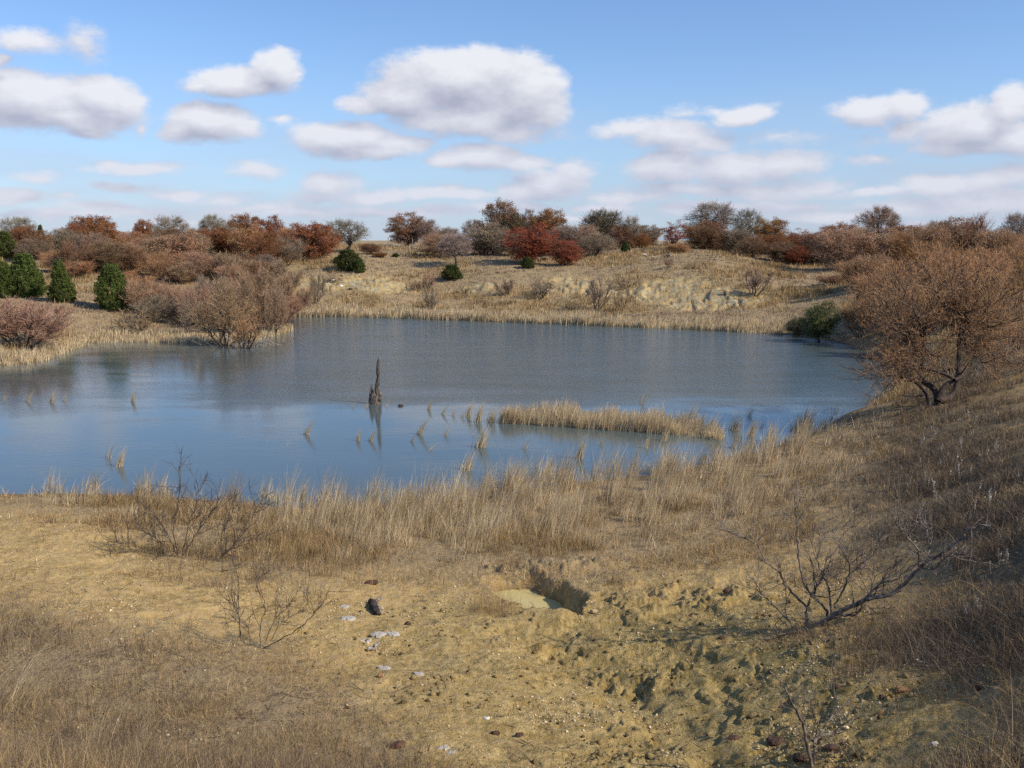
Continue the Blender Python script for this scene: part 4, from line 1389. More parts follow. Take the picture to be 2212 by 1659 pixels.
# ------------------------------------------------------------------ the big willow on the right bank
def limb(points, Y0, dY=0.0, n=None):
    """polyline through photo points at distance Y0 .. Y0 + dY"""
    out = []
    for i, (a, b) in enumerate(points):
        u = i / max(1, len(points) - 1)
        out.append(np.array(at_Y(a, b, Y0 + dY * u), float))
    P = np.array(out)
    # resample smoothly
    n = n or max(6, 3 * len(P))
    t = np.linspace(0, len(P) - 1, n)
    k = np.clip(t.astype(int), 0, len(P) - 2)
    f = t - k
    Pm = np.vstack([2 * P[0] - P[1], P, 2 * P[-1] - P[-2]])
    p0, p1, p2, p3 = Pm[k], Pm[k + 1], Pm[k + 2], Pm[k + 3]
    f = f[:, None]
    return .5 * (2 * p1 + (p2 - p0) * f + (2 * p0 - 5 * p1 + 4 * p2 - p3) * f ** 2 + (3 * p1 - p0 - 3 * p2 + p3) * f ** 3)


def sprout(rg, p, r, out_b, out_t, n, L, up, spread, twr, nt_=6, start=.25, lf=None, nleaf=0, bias=(0, 0, 0), tl=.32):
    """side branches with twigs along a limb"""
    m = len(p)
    for b in range(n):
        i = int(rg.uniform(start, .98) * (m - 1))
        tang = unit(p[min(i + 1, m - 1)] - p[max(i - 1, 0)])
        dv = unit(tang * .7 + rg.normal(0, spread, 3) + np.array([0, 0, up]) + np.array(bias))
        l1 = L * rg.uniform(.45, 1.2)
        q = [p[i]]
        d = dv
        for s in range(4):
            d = unit(d + rg.normal(0, .16, 3) + np.array([0, 0, .07]))
            q.append(q[-1] + d * l1 / 4)
        q = np.array(q)
        r1 = max(r[i] * .45, twr * 1.3)
        out_b.append((q, np.linspace(r1, twr * 1.1, 5)))
        for t in range(nt_):
            k = rg.integers(1, 5)
            d2 = unit(unit(q[k] - q[k - 1]) * .7 + rg.normal(0, .55, 3) + np.array([0, 0, up * .6]))
            l2 = l1 * tl * rg.uniform(.5, 1.3)
            qq = np.stack([q[k], q[k] + d2 * l2 * .5 + rg.normal(0, .05, 3) * l2, q[k] + d2 * l2 + np.array([0, 0, .06]) * l2])
            out_t.append((qq, np.array([1, .8, .45]) * twr))
            if lf is not None:
                nl = rg.poisson(nleaf)
                if nl:
                    lf.append(qq[0] + (qq[2] - qq[0]) * rg.random((nl, 1)) + rg.normal(0, .03, (nl, 3)))


def big_willow():
    rg = np.random.default_rng(77)
    bx, by, bz = on_ground(2022, 878)
    Yb = by
    R6 = lambda pts: [(1474.6 + a / 3, 727.7 + b / 3) for a, b in pts]
    mains = [
        (R6([(1640, 490), (1650, 400), (1620, 330), (1560, 290), (1540, 230), (1560, 120), (1555, 0)]), .11, .045, -.4),
        (R6([(1650, 410), (1720, 400), (1770, 340), (1790, 200), (1790, 50), (1800, -60)]), .12, .05, .4),
        (R6([(1595, 490), (1590, 400), (1560, 340), (1500, 290), (1380, 250), (1310, 248)]), .08, .02, -1.5),
        (R6([(1650, 410), (1690, 330), (1750, 270), (1650, 225), (1560, 200)]), .09, .03, -1.2),
        (R6([(1760, 280), (1850, 240), (1950, 200)]), .05, .02, .5),
        (R6([(1560, 380), (1480, 385), (1400, 380)]), .02, .008, -.9),
    ]
    # limbs into the crown (fork -> end point in the photo, depth change)
    F1, F2 = (1992, 728), (2074, 708)
    ends = [((1872, 775), -.5, F1), ((1868, 720), 1.0, F1), ((1872, 665), -1.2, F1), ((1880, 610), .6, F1), ((1915, 560), -.4, F1), ((1960, 530), 1.4, F1), ((1900, 800), -1.4, F1), ((1885, 740), 1.6, F1),
            ((1990, 520), -1.0, F2), ((2030, 505), .2, F2), ((2080, 512), 1.6, F2), ((2120, 520), -1.3, F2), ((2165, 530), .5, F2), ((2200, 560), -.8, F2), ((2240, 590), 1.0, F2), ((2250, 650), -.6, F2),
            ((2240, 710), .9, F2), ((2190, 745), -1.5, F2), ((2130, 610), -2.0, F2), ((2040, 600), -2.2, F1), ((1960, 640), -2.3, F1), ((1900, 690), -2.0, F1), ((2070, 560), 2.2, F2), ((1970, 580), 2.2, F1), ((2170, 640), 2.1, F2), ((2110, 700), -2.4, F2),
            ((1868, 805), .8, F1), ((1890, 858), -.6, F1), ((1950, 815), .9, F1), ((1925, 845), -1.3, F1), ((2160, 800), -1.0, F2), ((2205, 790), .6, F2), ((2120, 775), 1.0, F2), ((2035, 770), -1.6, F1), ((2250, 800), .4, F2), ((1885, 832), -.8, F1), ((1890, 560), 1.8, F1), ((1935, 545), -1.8, F1), ((2010, 540), 1.9, F2), ((2060, 525), -1.6, F2), ((2140, 540), 1.8, F2), ((2190, 590), -2.0, F2), ((2225, 620), 1.6, F2), ((2150, 580), .2, F2), ((2215, 690), -1.9, F2), ((2000, 660), 2.4, F1), ((2050, 650), -.6, F2), ((1950, 720), 2.3, F1), ((2150, 745), 1.2, F2), ((1930, 790), .4, F1), ((1870, 640), 2.0, F1), ((2260, 740), .2, F2), ((2095, 600), .8, F2)]
    trunk, br, tw, lf = [], [], [], []
    for pts, ra, rb, dY in mains:
        p = limb(pts, Yb, dY + 1.5)
        trunk.append((p, np.linspace(ra, rb, len(p))))
    crown_limbs = []
    for (ex, ey), dY, f in ends:
        ey = ey + 34 if ey < 600 else ey
        mx, my = f[0] * .55 + ex * .45 + rg.normal(0, 8), f[1] * .5 + ey * .5 + rg.uniform(-6, 18)
        a0 = (f[0] + rg.normal(0, 3), f[1] + rg.uniform(-35, 25))
        p = limb([a0, (mx, my), (ex, ey)], Yb + 1.4 + (-.3 if f is F1 else .3), dY, 14)
        p[1:-1] += rg.normal(0, .045, (12, 3))
        r = np.linspace(.036, .008, 14) * rg.uniform(.7, 1.3)
        crown_limbs.append((p, r))
    for p, r in crown_limbs:
        sprout(rg, p, r, br, tw, 28, .92, .22, .50, .0043, 12, .12, lf, .55)
    for p, r in trunk[:4]:
        sprout(rg, p, r, br, tw, 8, .9, .1, .6, .0052, 7, .45, lf, .3)
    e = link('willow', None, loc=(bx, by, bz), label='big spreading willow with orange-brown twigs, forked trunk at the water edge', category='willow', group='willows by the pond')
    o = np.array([bx, by, bz])
    sh = lambda ps: [(p - o, r) for p, r in ps]
    V, q = tubes(sh(trunk), 9)
    link('trunk', mesh_np('willow_trunk', V, q, M_BARK_DARK, None, True), e)
    V, q = tubes(sh(crown_limbs), 6)
    V2, q2 = tubes(sh(br), 4)
    V, q, t, m = join([(V, q, .4, 0), (V2, q2, .45, 0)])
    b = link('branches', mesh_np('willow_branches', V, q, M_BARK, dict(tint=t), True), e)
    V3, q3 = tubes(sh(tw), 3)
    P = np.concatenate(lf) - o
    V4, q4 = leaf_quads(P, .034, rg)
    V, q, t, m = join([(V3, q3, np.repeat(rg.random(len(V3) // 9 + 1), 9)[:len(V3)], 0), (V4, q4, np.repeat(rg.beta(3, 2, len(P)), 4), 1)])
    c = link('crown', mesh_np('willow_crown', V, q, [M_TWIG, M_LEAF], dict(tint=t), False, m), e)
    c.color = (.47, .27, .135, 1)
    print('big willow', len(tw), len(P))


big_willow()


# ------------------------------------------------------------------ near bare shrubs
def traced(name, label, cat, base, lines, tr, seed, twigs=7, L=.30, twr=.0022, bark=None, up=.25, group=None, wire=4, wide=1.25):
    """lines: (points, r_start, r_end, dY); tr turns noted points into photo points"""
    rg = np.random.default_rng(seed)
    bx, by, bz = on_ground(*tr(base))
    main, br, tw = [], [], []
    for pts, ra, rb, dY, y0 in lines:
        ra, rb = ra * wide, rb * wide * 1.1
        p = limb([tr(q) for q in pts], by + y0, dY, 5 * len(pts))
        p[1:-1] += rg.normal(0, .006, (len(p) - 2, 3))
        main.append((p, np.linspace(ra, rb, len(p))))
        sprout(rg, p, main[-1][1], br, tw, twigs, L, up, .62, twr, wire, .22, tl=.42)
    e = link(name, None, loc=(bx, by, bz), label=label, category=cat, group=group)
    o = np.array([bx, by, bz])
    sh = lambda ps: [(p - o, r) for p, r in ps]
    V, q = tubes(sh(main), 8)
    link('trunk', mesh_np(name + '_trunk', V, q, bark or M_BARK, None, True), e)
    V, q = tubes(sh(br) , 4)
    V2, q2 = tubes(sh(tw), 3)
    V, q, t, m = join([(V, q, .5, 0), (V2, q2, .5, 0)])
    link('twigs', mesh_np(name + '_twigs', V, q, bark or M_BARK, dict(tint=t), True), e)
    return e


T3 = lambda p: (1474.6 + p[0] * .3604, 1061 + p[1] * .3604)
T1 = lambda p: (p[0] * .3604, 1061 + p[1] * .3604)
traced('leaning_shrub', 'leaning bare tree with long crooked grey limbs over the clay gully', 'small tree', (690, 850), [
    ([(680, 865), (760, 825), (870, 768), (940, 722), (1040, 680), (1120, 640), (1240, 620), (1340, 540), (1440, 440), (1560, 370), (1650, 300), (1730, 225), (1850, 205)], .025, .006, -.7, 0),
    ([(870, 770), (960, 745), (1040, 740), (1100, 640), (1180, 560), (1290, 525), (1310, 490)], .014, .004, -.3, 0),
    ([(735, 820), (750, 690), (800, 580), (860, 480), (910, 370), (960, 270), (980, 180)], .014, .003, .35, 0),
    ([(870, 760), (850, 700), (740, 580), (700, 440), (690, 290), (680, 160), (680, 80)], .012, .0025, -.3, 0),
    ([(890, 740), (880, 600), (840, 500), (810, 420), (790, 320)], .010, .003, .2, 0),
    ([(910, 700), (970, 570), (1000, 480), (990, 410), (940, 330)], .010, .003, -.2, 0),
    ([(740, 690), (620, 570), (580, 490), (500, 420), (450, 330), (400, 290), (260, 235)], .010, .002, -.35, 0),
    ([(690, 850), (600, 740), (500, 640), (430, 580)], .009, .003, .3, 0),
    ([(720, 848), (600, 850), (440, 910), (280, 925), (240, 1030)], .008, .0025, -.25, -.02),
    ([(900, 800), (800, 810), (700, 905), (620, 910)], .010, .003, -.15, -.05),
    ([(1415, 450), (1410, 350), (1330, 260), (1280, 190)], .008, .003, -.1, -.45),
    ([(1465, 420), (1480, 350), (1490, 250), (1440, 200), (1420, 150)], .008, .003, .2, -.48),
    ([(1000, 480), (1090, 450), (1140, 380), (1180, 300)], .005, .002, .2, -.1),
    ([(1040, 740), (1110, 640), (1150, 520), (1130, 470), (1000, 430)], .007, .002, .2, .1),
    ([(980, 690), (1100, 680), (1180, 750), (1300, 750), (1410, 710)], .006, .002, -.3, 0),
    ([(1440, 460), (1500, 470), (1560, 410), (1650, 370)], .008, .003, -.2, -.45)],
    T3, 5, 12, .36, .0031, M_BARK_MID, wire=6, wide=1.45)
traced('bare_shrub', 'small forked bare shrub rising from the bottom picture edge', 'shrub', (775, 1655), [
    ([(775, 1700), (790, 1560), (810, 1480), (900, 1450), (960, 1400), (1050, 1350)], .017, .003, .2, 0),
    ([(775, 1660), (740, 1500), (710, 1380), (650, 1250), (590, 1150), (520, 1070)], .013, .002, -.2, 0),
    ([(810, 1480), (850, 1420), (900, 1350), (950, 1290), (1050, 1250)], .008, .002, .25, 0),
    ([(805, 1470), (790, 1360), (760, 1290)], .006, .002, -.1, 0),
    ([(800, 1530), (740, 1440), (720, 1330), (740, 1220)], .006, .002, .15, 0),
    ([(790, 1560), (850, 1580), (930, 1550)], .005, .002, .1, 0)],
    T3, 6, 10, .22, .0018, M_BARK_MID, wire=5)
traced('bare_shrub', 'dark twiggy bare shrub standing at the shore weeds, its tips over the water', 'shrub', (1075, 400), [
    ([(1075, 410), (1000, 250), (930, 150), (880, 90)], .011, .003, .3, 0),
    ([(1075, 410), (1040, 250), (1060, 100), (1080, -20), (1075, -140)], .012, .002, -.2, 0),
    ([(1090, 400), (1130, 200), (1180, 80), (1210, -60)], .011, .003, .3, 0),
    ([(1080, 410), (1180, 250), (1250, 150), (1330, 20)], .010, .002, -.4, 0),
    ([(1050, 400), (930, 280), (860, 240), (780, 120)], .009, .002, -.3, 0),
    ([(1330, 395), (1400, 320), (1450, 240), (1520, 130), (1600, 20)], .010, .002, -.3, .1),
    ([(1330, 395), (1330, 250), (1400, 120), (1430, 0)], .009, .002, .3, .1),
    ([(1320, 395), (1400, 330), (1560, 270)], .007, .002, -.2, .1),
    ([(1060, 410), (900, 400), (760, 330), (680, 300)], .007, .002, -.2, 0)],
    T1, 7, 15, .46, .0032, M_BARK, wire=6, wide=.85)
traced('bare_shrub', 'thin dark bare shrub on the sandy slope, nearer than the shore shrub', 'shrub', (1500, 930), [
    ([(1450, 900), (1420, 720), (1360, 650), (1310, 600)], .007, .002, .2, 0),
    ([(1440, 870), (1430, 700), (1430, 540), (1400, 430)], .007, .0018, -.2, 0),
    ([(1560, 940), (1560, 820), (1590, 700), (1560, 580), (1530, 480)], .008, .0018, .2, 0),
    ([(1570, 945), (1700, 880), (1830, 790), (1920, 690), (1980, 590)], .009, .0018, -.2, 0),
    ([(1590, 900), (1640, 780), (1720, 700), (1780, 630)], .006, .0018, .3, 0),
    ([(1500, 930), (1480, 800), (1400, 780), (1330, 700)], .005, .0018, -.1, 0),
    ([(1620, 900), (1700, 780), (1830, 700), (1840, 600)], .005, .0018, .1, 0)],
    T1, 8, 11, .28, .0021, M_BARK, wire=5, wide=.85)
traced('dead_branch', 'pale broken branch lying in the clay below the bank scrub', 'branch', (1490, 1040), [
    ([(1460, 1020), (1510, 1090), (1570, 1130), (1640, 1165)], .012, .006, -.1, 0),
    ([(1400, 1010), (1470, 1040), (1500, 1080)], .006, .003, .1, 0)], T3, 9, 3, .12, .0016, M_BARK_PALE)
for k, (nm, lb, pts) in enumerate([
        ('bare_shrub', 'two thin bare upright stems above the gully rim', [[(60, 1100 - 1061), (40, 0), (30, -60)]]),
]):
    pass
traced('bare_shrub', 'wispy reddish upright twigs behind the leaning tree', 'shrub', (1030, 215), [
    ([(1030, 215), (980, 190), (940, 60)], .004, .0015, 0, 0), ([(1030, 215), (1030, 140), (1028, 80)], .004, .0015, 0, 0), ([(1030, 215), (1080, 170), (1105, 130), (1102, 70)], .004, .0015, 0, .0),
    ([(1030, 215), (1000, 160), (990, 60)], .003, .0015, 0, 0)], T3, 10, 4, .16, .0016, M_BARK_DARK)


# ------------------------------------------------------------------ dead snag in the water
def loft(rings, sides, seed, rough=.12):
    """rings: (cx, cy, z, rx, ry)"""
    rg = np.random.default_rng(seed)
    n = len(rings)
    flute = 1 + rough * rg.normal(0, 1, sides)
    V = []
    for i, (cx, cy, z, rx, ry) in enumerate(rings):
        tw = i * .02
        for s in range(sides):
            a = 2 * math.pi * s / sides + tw
            f = flute[s] * (1 + rg.normal(0, rough * .35))
            V.append((cx + math.cos(a) * rx * f, cy + math.sin(a) * ry * f, z + rg.normal(0, .006)))
    V.append((rings[-1][0], rings[-1][1], rings[-1][2] + .015))
    V.append((rings[0][0], rings[0][1], rings[0][2]))
    q = [(i * sides + s, i * sides + (s + 1) % sides, (i + 1) * sides + (s + 1) % sides, (i + 1) * sides + s) for i in range(n - 1) for s in range(sides)]
    t = [((n - 1) * sides + s, (n - 1) * sides + (s + 1) % sides, n * sides) for s in range(sides)]
    t += [((s + 1) % sides, s, n * sides + 1) for s in range(sides)]
    return np.array(V), [np.array(q), np.array(t)]


def snag():
    x, y = at_z(811, 872, 0)
    sc = y / F / math.cos(0) * 1.0
    m = bark_mat('weathered_wood', (.02, .016, .013), (.24, .20, .165), 30)
    e = link('dead_snag', None, loc=(float(x), float(y), 0), label='broken grey dead trunk with a tall splintered spire standing in the water', category='dead tree')
    u = .0172     # metres per photo unit here
    U = lambda a: (a - 811) * u
    V, f = loft([(0, 0, -.5, .17, .15), (-.0, 0, 0, .165, .15), (-.01, 0, .12, .17, .15), (0, 0, .26, .16, .14), (.01, 0, .36, .15, .12), (.03, 0, .44, .12, .1)], 15, 3, .14)
    link('trunk_base', mesh_np('snag_base', V, f, m), e)
    V, f = loft([(.07, 0, .2, .10, .09), (.075, 0, .5, .095, .08), (.08, .01, .72, .085, .07), (.09, .01, .86, .065, .05), (.115, .01, 1.0, .05, .045), (.11, 0, 1.12, .065, .05), (.105, 0, 1.28, .07, .05), (.12, 0, 1.42, .06, .045), (.13, 0, 1.55, .055, .04),
                 (.145, 0, 1.66, .035, .03), (.16, 0, 1.74, .012, .012)], 11, 4, .2)
    link('spire', mesh_np('snag_spire', V, f, m), e)
    for k, (cx, h, r, cy) in enumerate([(-.13, .78, .035, .02), (-.165, .60, .028, -.03), (-.08, .60, .03, -.05), (-.02, .58, .035, -.08), (.05, .66, .03, -.09), (.14, .30, .04, -.04)]):
        V, f = loft([(cx, cy, .1, r * 1.3, r), (cx, cy, h * .6, r, r * .8), (cx + .01, cy, h * .85, r * .6, r * .5), (cx + .015, cy, h, r * .15, r * .15)], 7, 20 + k, .15)
        link('splinter', mesh_np('snag_splinter', V, f, m), e)
    e.scale = (1.12, 1.12, 1.0)
    return e


snag()


# ------------------------------------------------------------------ reeds
def reed_mesh(name, seed, n=46, H=1.0, spread=.09, lean=.2, wind=.3, w=.015):
    rg = np.random.default_rng(seed)
    X = rg.normal(0, spread, n)
    Y = rg.normal(0, spread * .7, n)
    la = rg.uniform(0, 6.28, n)
    ln = np.abs(rg.normal(0, lean, n))
    lx, ly = np.cos(la) * ln + wind, np.sin(la) * ln
    V, q, t = blades(np.stack([X, Y, np.full(n, -.12)], 1), H * rg.uniform(.35, 1.05, n), np.arctan2(ly, lx), np.hypot(lx, ly), w * rg.uniform(.6, 1.3, n), rg.beta(2, 1.6, n), 5)
    return mesh_np(name, V, q, M_REED, dict(tint=t))


RT = [reed_mesh('reed_tuft', 300 + i, n, 1.0, sp, ln, wi) for i, (n, sp, ln, wi) in enumerate([(80, .06, .12, .16), (120, .09, .15, .20), (54, .05, .14, .32), (30, .05, .20, .28), (14, .05, .32, .5), (100, .14, .16, .2)])]
R5 = lambda x, y: (737.4 + x / 3, 727.7 + y / 3)
R4 = lambda x, y: (x / 3, 788.3 + y / 3)
R6_ = lambda x, y: (1474.6 + x / 3, 727.7 + y / 3)
TUFTS = [
    (R5(105, 672), 80, 0, 'small reed tuft in the water just left of the snag reflection'),
    (R5(187, 676), 100, 2, 'curved reed tuft beside the snag reflection'),
    (R5(455, 680), 60, 2, 'short reed tuft at the foot of a taller leaning one'),
    (R5(502, 632), 130, 2, 'tall leaning reed tuft out in the calm water right of the snag'),
    (R5(565, 738), 110, 4, 'single reed stems bent low over the water'),
    (R5(672, 640), 95, 3, 'sparse thin reeds between the bent stems and the reed bed'),
    (R5(900, 716), 140, 1, 'dense reed tuft off the end of the reed bed'),
    (R5(810, 862), 130, 1, 'dense orange-tan reed tuft nearest the near shore'),
    (R5(1187, 728), 95, 3, 'thin reeds in front of the reed bed, left of centre'),
    (R5(1540, 790), 170, 0, 'tall faint reed tuft in the channel before the reed bed'),
    (R5(1682, 706), 80, 3, 'thin short reeds in the channel under the reed bed'),
    (R5(162, 462), 52, 3, 'tiny reed tuft touching the snag on its left'),
    (R5(285, 455), 60, 4, 'few loose reed stems right of the snag'),
    (R5(75, 462), 40, 3, 'tiny reeds a little way left of the snag'),
    (R5(567, 472), 66, 0, 'small lone reed tuft level with the snag foot'),
    (R5(655, 502), 70, 2, 'leaning small reed tuft, third from the reed bed'),
    (R5(722, 512), 70, 3, 'pale sparse reeds among the tufts leading to the reed bed'),
    (R5(782, 522), 74, 3, 'low reeds beside the upright tuft before the reed bed'),
    (R5(820, 516), 112, 0, 'upright reed tuft before the reed bed'),
    (R5(882, 552), 145, 0, 'tallest upright reed tuft before the reed bed'),
    (R5(966, 552), 110, 1, 'spreading reed tuft touching the reed bed'),
    (R5(1972, 722), 80, 0, 'reed tuft in the channel near its closed end'),
    (R5(2112, 892), 170, 1, 'large reed tuft at the mouth of the channel'),
    (R5(1945, 435), 115, 3, 'tall lone reeds sticking up behind the reed bed'),
    (R5(2090, 672), 80, 1, 'bushy reed tuft at the thin end of the reed bed'),
    (R5(1335, 905), 150, 0, 'reed tuft standing off the near shore below the channel'),
    (R5(840, 640), 60, 4, 'two bent reed stems above the dense tuft'),
    (R5(1450, 560), 130, 0, 'pale reed tuft in the middle of the reed bed front'),
    (R4(25, 232), 70, 3, 'thin reeds at the picture edge in the tree reflections'),
    (R4(178, 240), 85, 2, 'pair of thin reed stems in the tree reflections'),
    (R4(335, 242), 82, 0, 'orange reed tuft in the left tree reflections'),
    (R4(412, 236), 72, 3, 'thin reeds beside the orange tuft in the reflections'),
    (R4(860, 240), 82, 0, 'single small upright reed tuft far out in open water'),
    (R4(702, 606), 125, 3, 'sparse tall reeds beside the dense tuft off the left shore'),
    (R4(775, 658), 135, 0, 'dense short reed tuft off the left shore'),
    (R4(1982, 452), 115, 2, 'pale reed tuft left of the snag in blue water'),
    (R4(1856, 522), 45, 4, 'two low bent stems near the pale tuft'),
    (R4(1955, 885), 150, 0, 'upright reed tuft at the near shore, left end of the tall grass'),
    (R4(600, 830), 160, 4, 'pale plumed reed stems leaning far over the shore water'),
    (R6_(428, 515), 110, 3, 'dark-headed reed stalk behind the right shore reeds'),
    (R6_(332, 605), 130, 1, 'bushy reed tuft off the right shore'),
    (R6_(440, 655), 150, 0, 'tall reed tuft by the dark-headed stalk'),
    (R6_(508, 592), 80, 3, 'thin reeds by the right shore'),
    (R6_(170, 640), 150, 1, 'broad reed tuft between reed bed and right shore'),
    (R6_(560, 640), 90, 0, 'low reed tuft hugging the right shore'),
    (R6_(855, 495), 52, 4, 'little dark bent stem in the pale right water'),
    (R6_(40, 560), 130, 1, 'reed tuft at the far tip of the reed bed'),
    (R6_(1205, 470), 110, 3, 'upright reeds beneath the big willow'),
]
for i, ((dx, dy), h, k, lb) in enumerate(TUFTS):
    x, y = at_z(dx, dy, 0.0)
    hm = h / 3 / F * float(y) * 1.3
    z = max(0.0, hz(float(x), float(y)))
    o = link('reed_tuft', RT[k], loc=(float(x), float(y), z), label=lb, category='reeds', group='reed tufts standing in the pond')
    s = hm
    o.scale = (s * (1.15 if k != 4 else 1.3), s * 1.1, s)
    o.rotation_euler = (0, 0, random.uniform(-.5, .5))


def strip(name, label, cat, line, width, n, k, H, lean, mat, seed, wk=.0005, z0=-.06, spread=.08, wind=.3, zmax=9, levels=4, clump=1.5, off=0.0):
    """grass growing in a band along a photo polyline (points at water level)"""
    rg = np.random.default_rng(seed)
    P = np.array([at_z(a, b, 0.0) for a, b in line])
    seg = np.linalg.norm(np.diff(P, axis=0), axis=1)
    cum = np.concatenate([[0], np.cumsum(seg)])
    s = rg.uniform(0, cum[-1], n)
    j = np.clip(np.searchsorted(cum, s) - 1, 0, len(seg) - 1)
    f = ((s - cum[j]) / seg[j])[:, None]
    C0 = P[j] * (1 - f) + P[j + 1] * f
    rad = unit(C0)      # outwards from the viewer
    w = np.interp(s / cum[-1], *zip(*width)) if isinstance(width, list) else width
    o = (rg.random(n) ** 1.2) * w + off
    x, y = C0[:, 0] + rad[:, 0] * o, C0[:, 1] + rad[:, 1] * o
    z = np.maximum(height(x, y), z0)
    cl = np.clip(.75 + fbm(x * clump, y * clump, 3, seed + 3) * 1.7, .3, 1.4)
    keep = (z < zmax) & (rg.random(n) < cl + .2)
    x, y, z, cl = x[keep], y[keep], z[keep], cl[keep]
    m = len(x)
    hs = rg.uniform(H[0], H[1], m) * cl ** .6
    X = np.repeat(x, k) + rg.normal(0, spread, m * k)
    Y = np.repeat(y, k) + rg.normal(0, spread, m * k)
    la = rg.uniform(0, 6.28, m * k)
    ln = np.abs(rg.normal(0, lean, m * k))
    lx, ly = np.cos(la) * ln + wind, np.sin(la) * ln
    wd = np.maximum(.004, np.hypot(X, Y) * wk) * rg.uniform(.6, 1.4, m * k)
    tint = np.clip(rg.beta(2, 1.7, m * k) + np.repeat(rg.uniform(-.2, .2, m), k), 0, 1)
    V, q, t = blades(np.stack([X, Y, np.repeat(z, k) - .03], 1), np.repeat(hs, k) * rg.uniform(.4, 1.1, m * k), np.arctan2(ly, lx), np.hypot(lx, ly), wd, tint, levels)
    print(name, m * k)
    return link(name, mesh_np(name, V, q, mat, dict(tint=t)), kind='stuff', label=label, category=cat)


strip('reed_bed', 'long low island of pale reeds lying across the calm water', 'reeds', [(1082, 914), (1140, 917), (1200, 921), (1300, 929), (1400, 935), (1480, 941), (1560, 952)],
      [(0, .5), (.1, 2.0), (.5, 2.5), (.8, 1.7), (1, .9)], 1350, 22, (.38, .80), .16, M_REED, 71, wind=.14, spread=.06, clump=1.2)
strip('far_shore_reeds', 'pale reed fringe along the far shore', 'reeds', [(632, 684), (740, 684), (830, 686), (900, 689), (1000, 692), (1100, 696), (1200, 700), (1300, 704), (1400, 708), (1500, 712), (1600, 717), (1685, 722)],
      2.6, 5200, 9, (.45, .95), .14, M_REED, 72, wk=.0006, wind=.08, clump=.8, off=-.1)
strip('spit_reeds', 'pale grass on the low spit beside the willow clump', 'reeds', [(200, 741), (320, 739), (400, 741), (480, 744), (560, 735), (628, 714)],
      [(0, 3.0), (.5, 3.5), (1, 2.0)], 1500, 8, (.3, .6), .2, M_REED, 73, wk=.0006, wind=.1)
strip('bank_grass', 'pale tussocks along the left shore', 'grass', [(-60, 748), (20, 793), (90, 781), (140, 763), (190, 744)], 3.0, 900, 9, (.25, .55), .25, M_REED, 74, wk=.0006, wind=.1)


def hill_cover():
    """short dry grass and low scrub over the far slopes"""
    rg = np.random.default_rng(81)
    n = 52000
    a = rg.uniform(-math.radians(31), math.radians(31), n)
    r = np.exp(rg.uniform(math.log(38), math.log(135), n))
    x, y = r * np.sin(a), r * np.cos(a)
    z = height(x, y)
    c = bluff_mask(x, y)
    pat = fbm(x * .22, y * .22, 4, 82)
    keep = (z > .12) & (rg.random(n) > c * .93)
    x, y, z, pat = x[keep], y[keep], z[keep], pat[keep]
    for nm, lb, cat, sel, k, H, mat, ln in (
            ('hillside_grass', 'short dry tan grass covering the far hillside', 'grass', pat > -.05, 9, (.08, .26), M_HILL, .5),
            ('hillside_scrub', 'low brown scrub patches on the far hillside', 'scrub', pat <= -.05, 10, (.2, .6), M_WEED, .45)):
        X0, Y0, Z0 = x[sel], y[sel], z[sel]
        m = len(X0)
        X = np.repeat(X0, k) + rg.normal(0, .25, m * k)
        Y = np.repeat(Y0, k) + rg.normal(0, .25, m * k)
        la = rg.uniform(0, 6.28, m * k)
        lnn = np.abs(rg.normal(0, ln, m * k))
        wd = np.hypot(X, Y) * .0006 * rg.uniform(.6, 1.5, m * k)
        tint = np.clip(rg.beta(2, 2, m * k) + np.repeat(fbm(X0 * .5, Y0 * .5, 3, 83) * .9, k), 0, 1)
        V, q, t = blades(np.stack([X, Y, np.repeat(Z0, k) - .03], 1), np.repeat(rg.uniform(H[0], H[1], m), k) * rg.uniform(.5, 1.1, m * k), la, lnn, wd, tint, 3)
        link(nm, mesh_np(nm, V, q, mat, dict(tint=t)), kind='stuff', label=lb, category=cat)


hill_cover()


# ------------------------------------------------------------------ rocks, wood, posts
def rock_mesh(name, seed, rough=.32, sub=2, flat=False):
    import bmesh
    bm = bmesh.new()
    bmesh.ops.create_icosphere(bm, subdivisions=sub, radius=.5)
    rg = np.random.default_rng(seed)
    cuts = unit(rg.normal(0, 1, (11, 3)))
    lim = rg.uniform(.26, .44, 11)
    for v in bm.verts:
        c = np.array(v.co)
        for d, l in zip(cuts, lim):
            s = c @ d
            if s > l:
                c = c - d * (s - l)
        c += rg.normal(0, .012 * rough / .3, 3)
        v.co = c
    me = bpy.data.meshes.new(name)
    bm.to_mesh(me)
    bm.free()
    return me


def rock_mat(name, a, b):
    m = bark_mat(name, a, b, 9)
    return m


RM = dict(dark=rock_mat('dark_ironstone', (.035, .022, .018), (.12, .07, .05)), red=rock_mat('red_sandstone', (.075, .036, .026), (.16, .085, .058)), tan=rock_mat('tan_sandstone', (.30, .20, .10), (.52, .40, .24)),
          orange=rock_mat('orange_sandstone', (.33, .16, .07), (.50, .29, .14)), pale=rock_mat('pale_chalk', (.50, .46, .40), (.80, .77, .70)))
RK = [rock_mesh('rock', 400 + i) for i in range(6)]


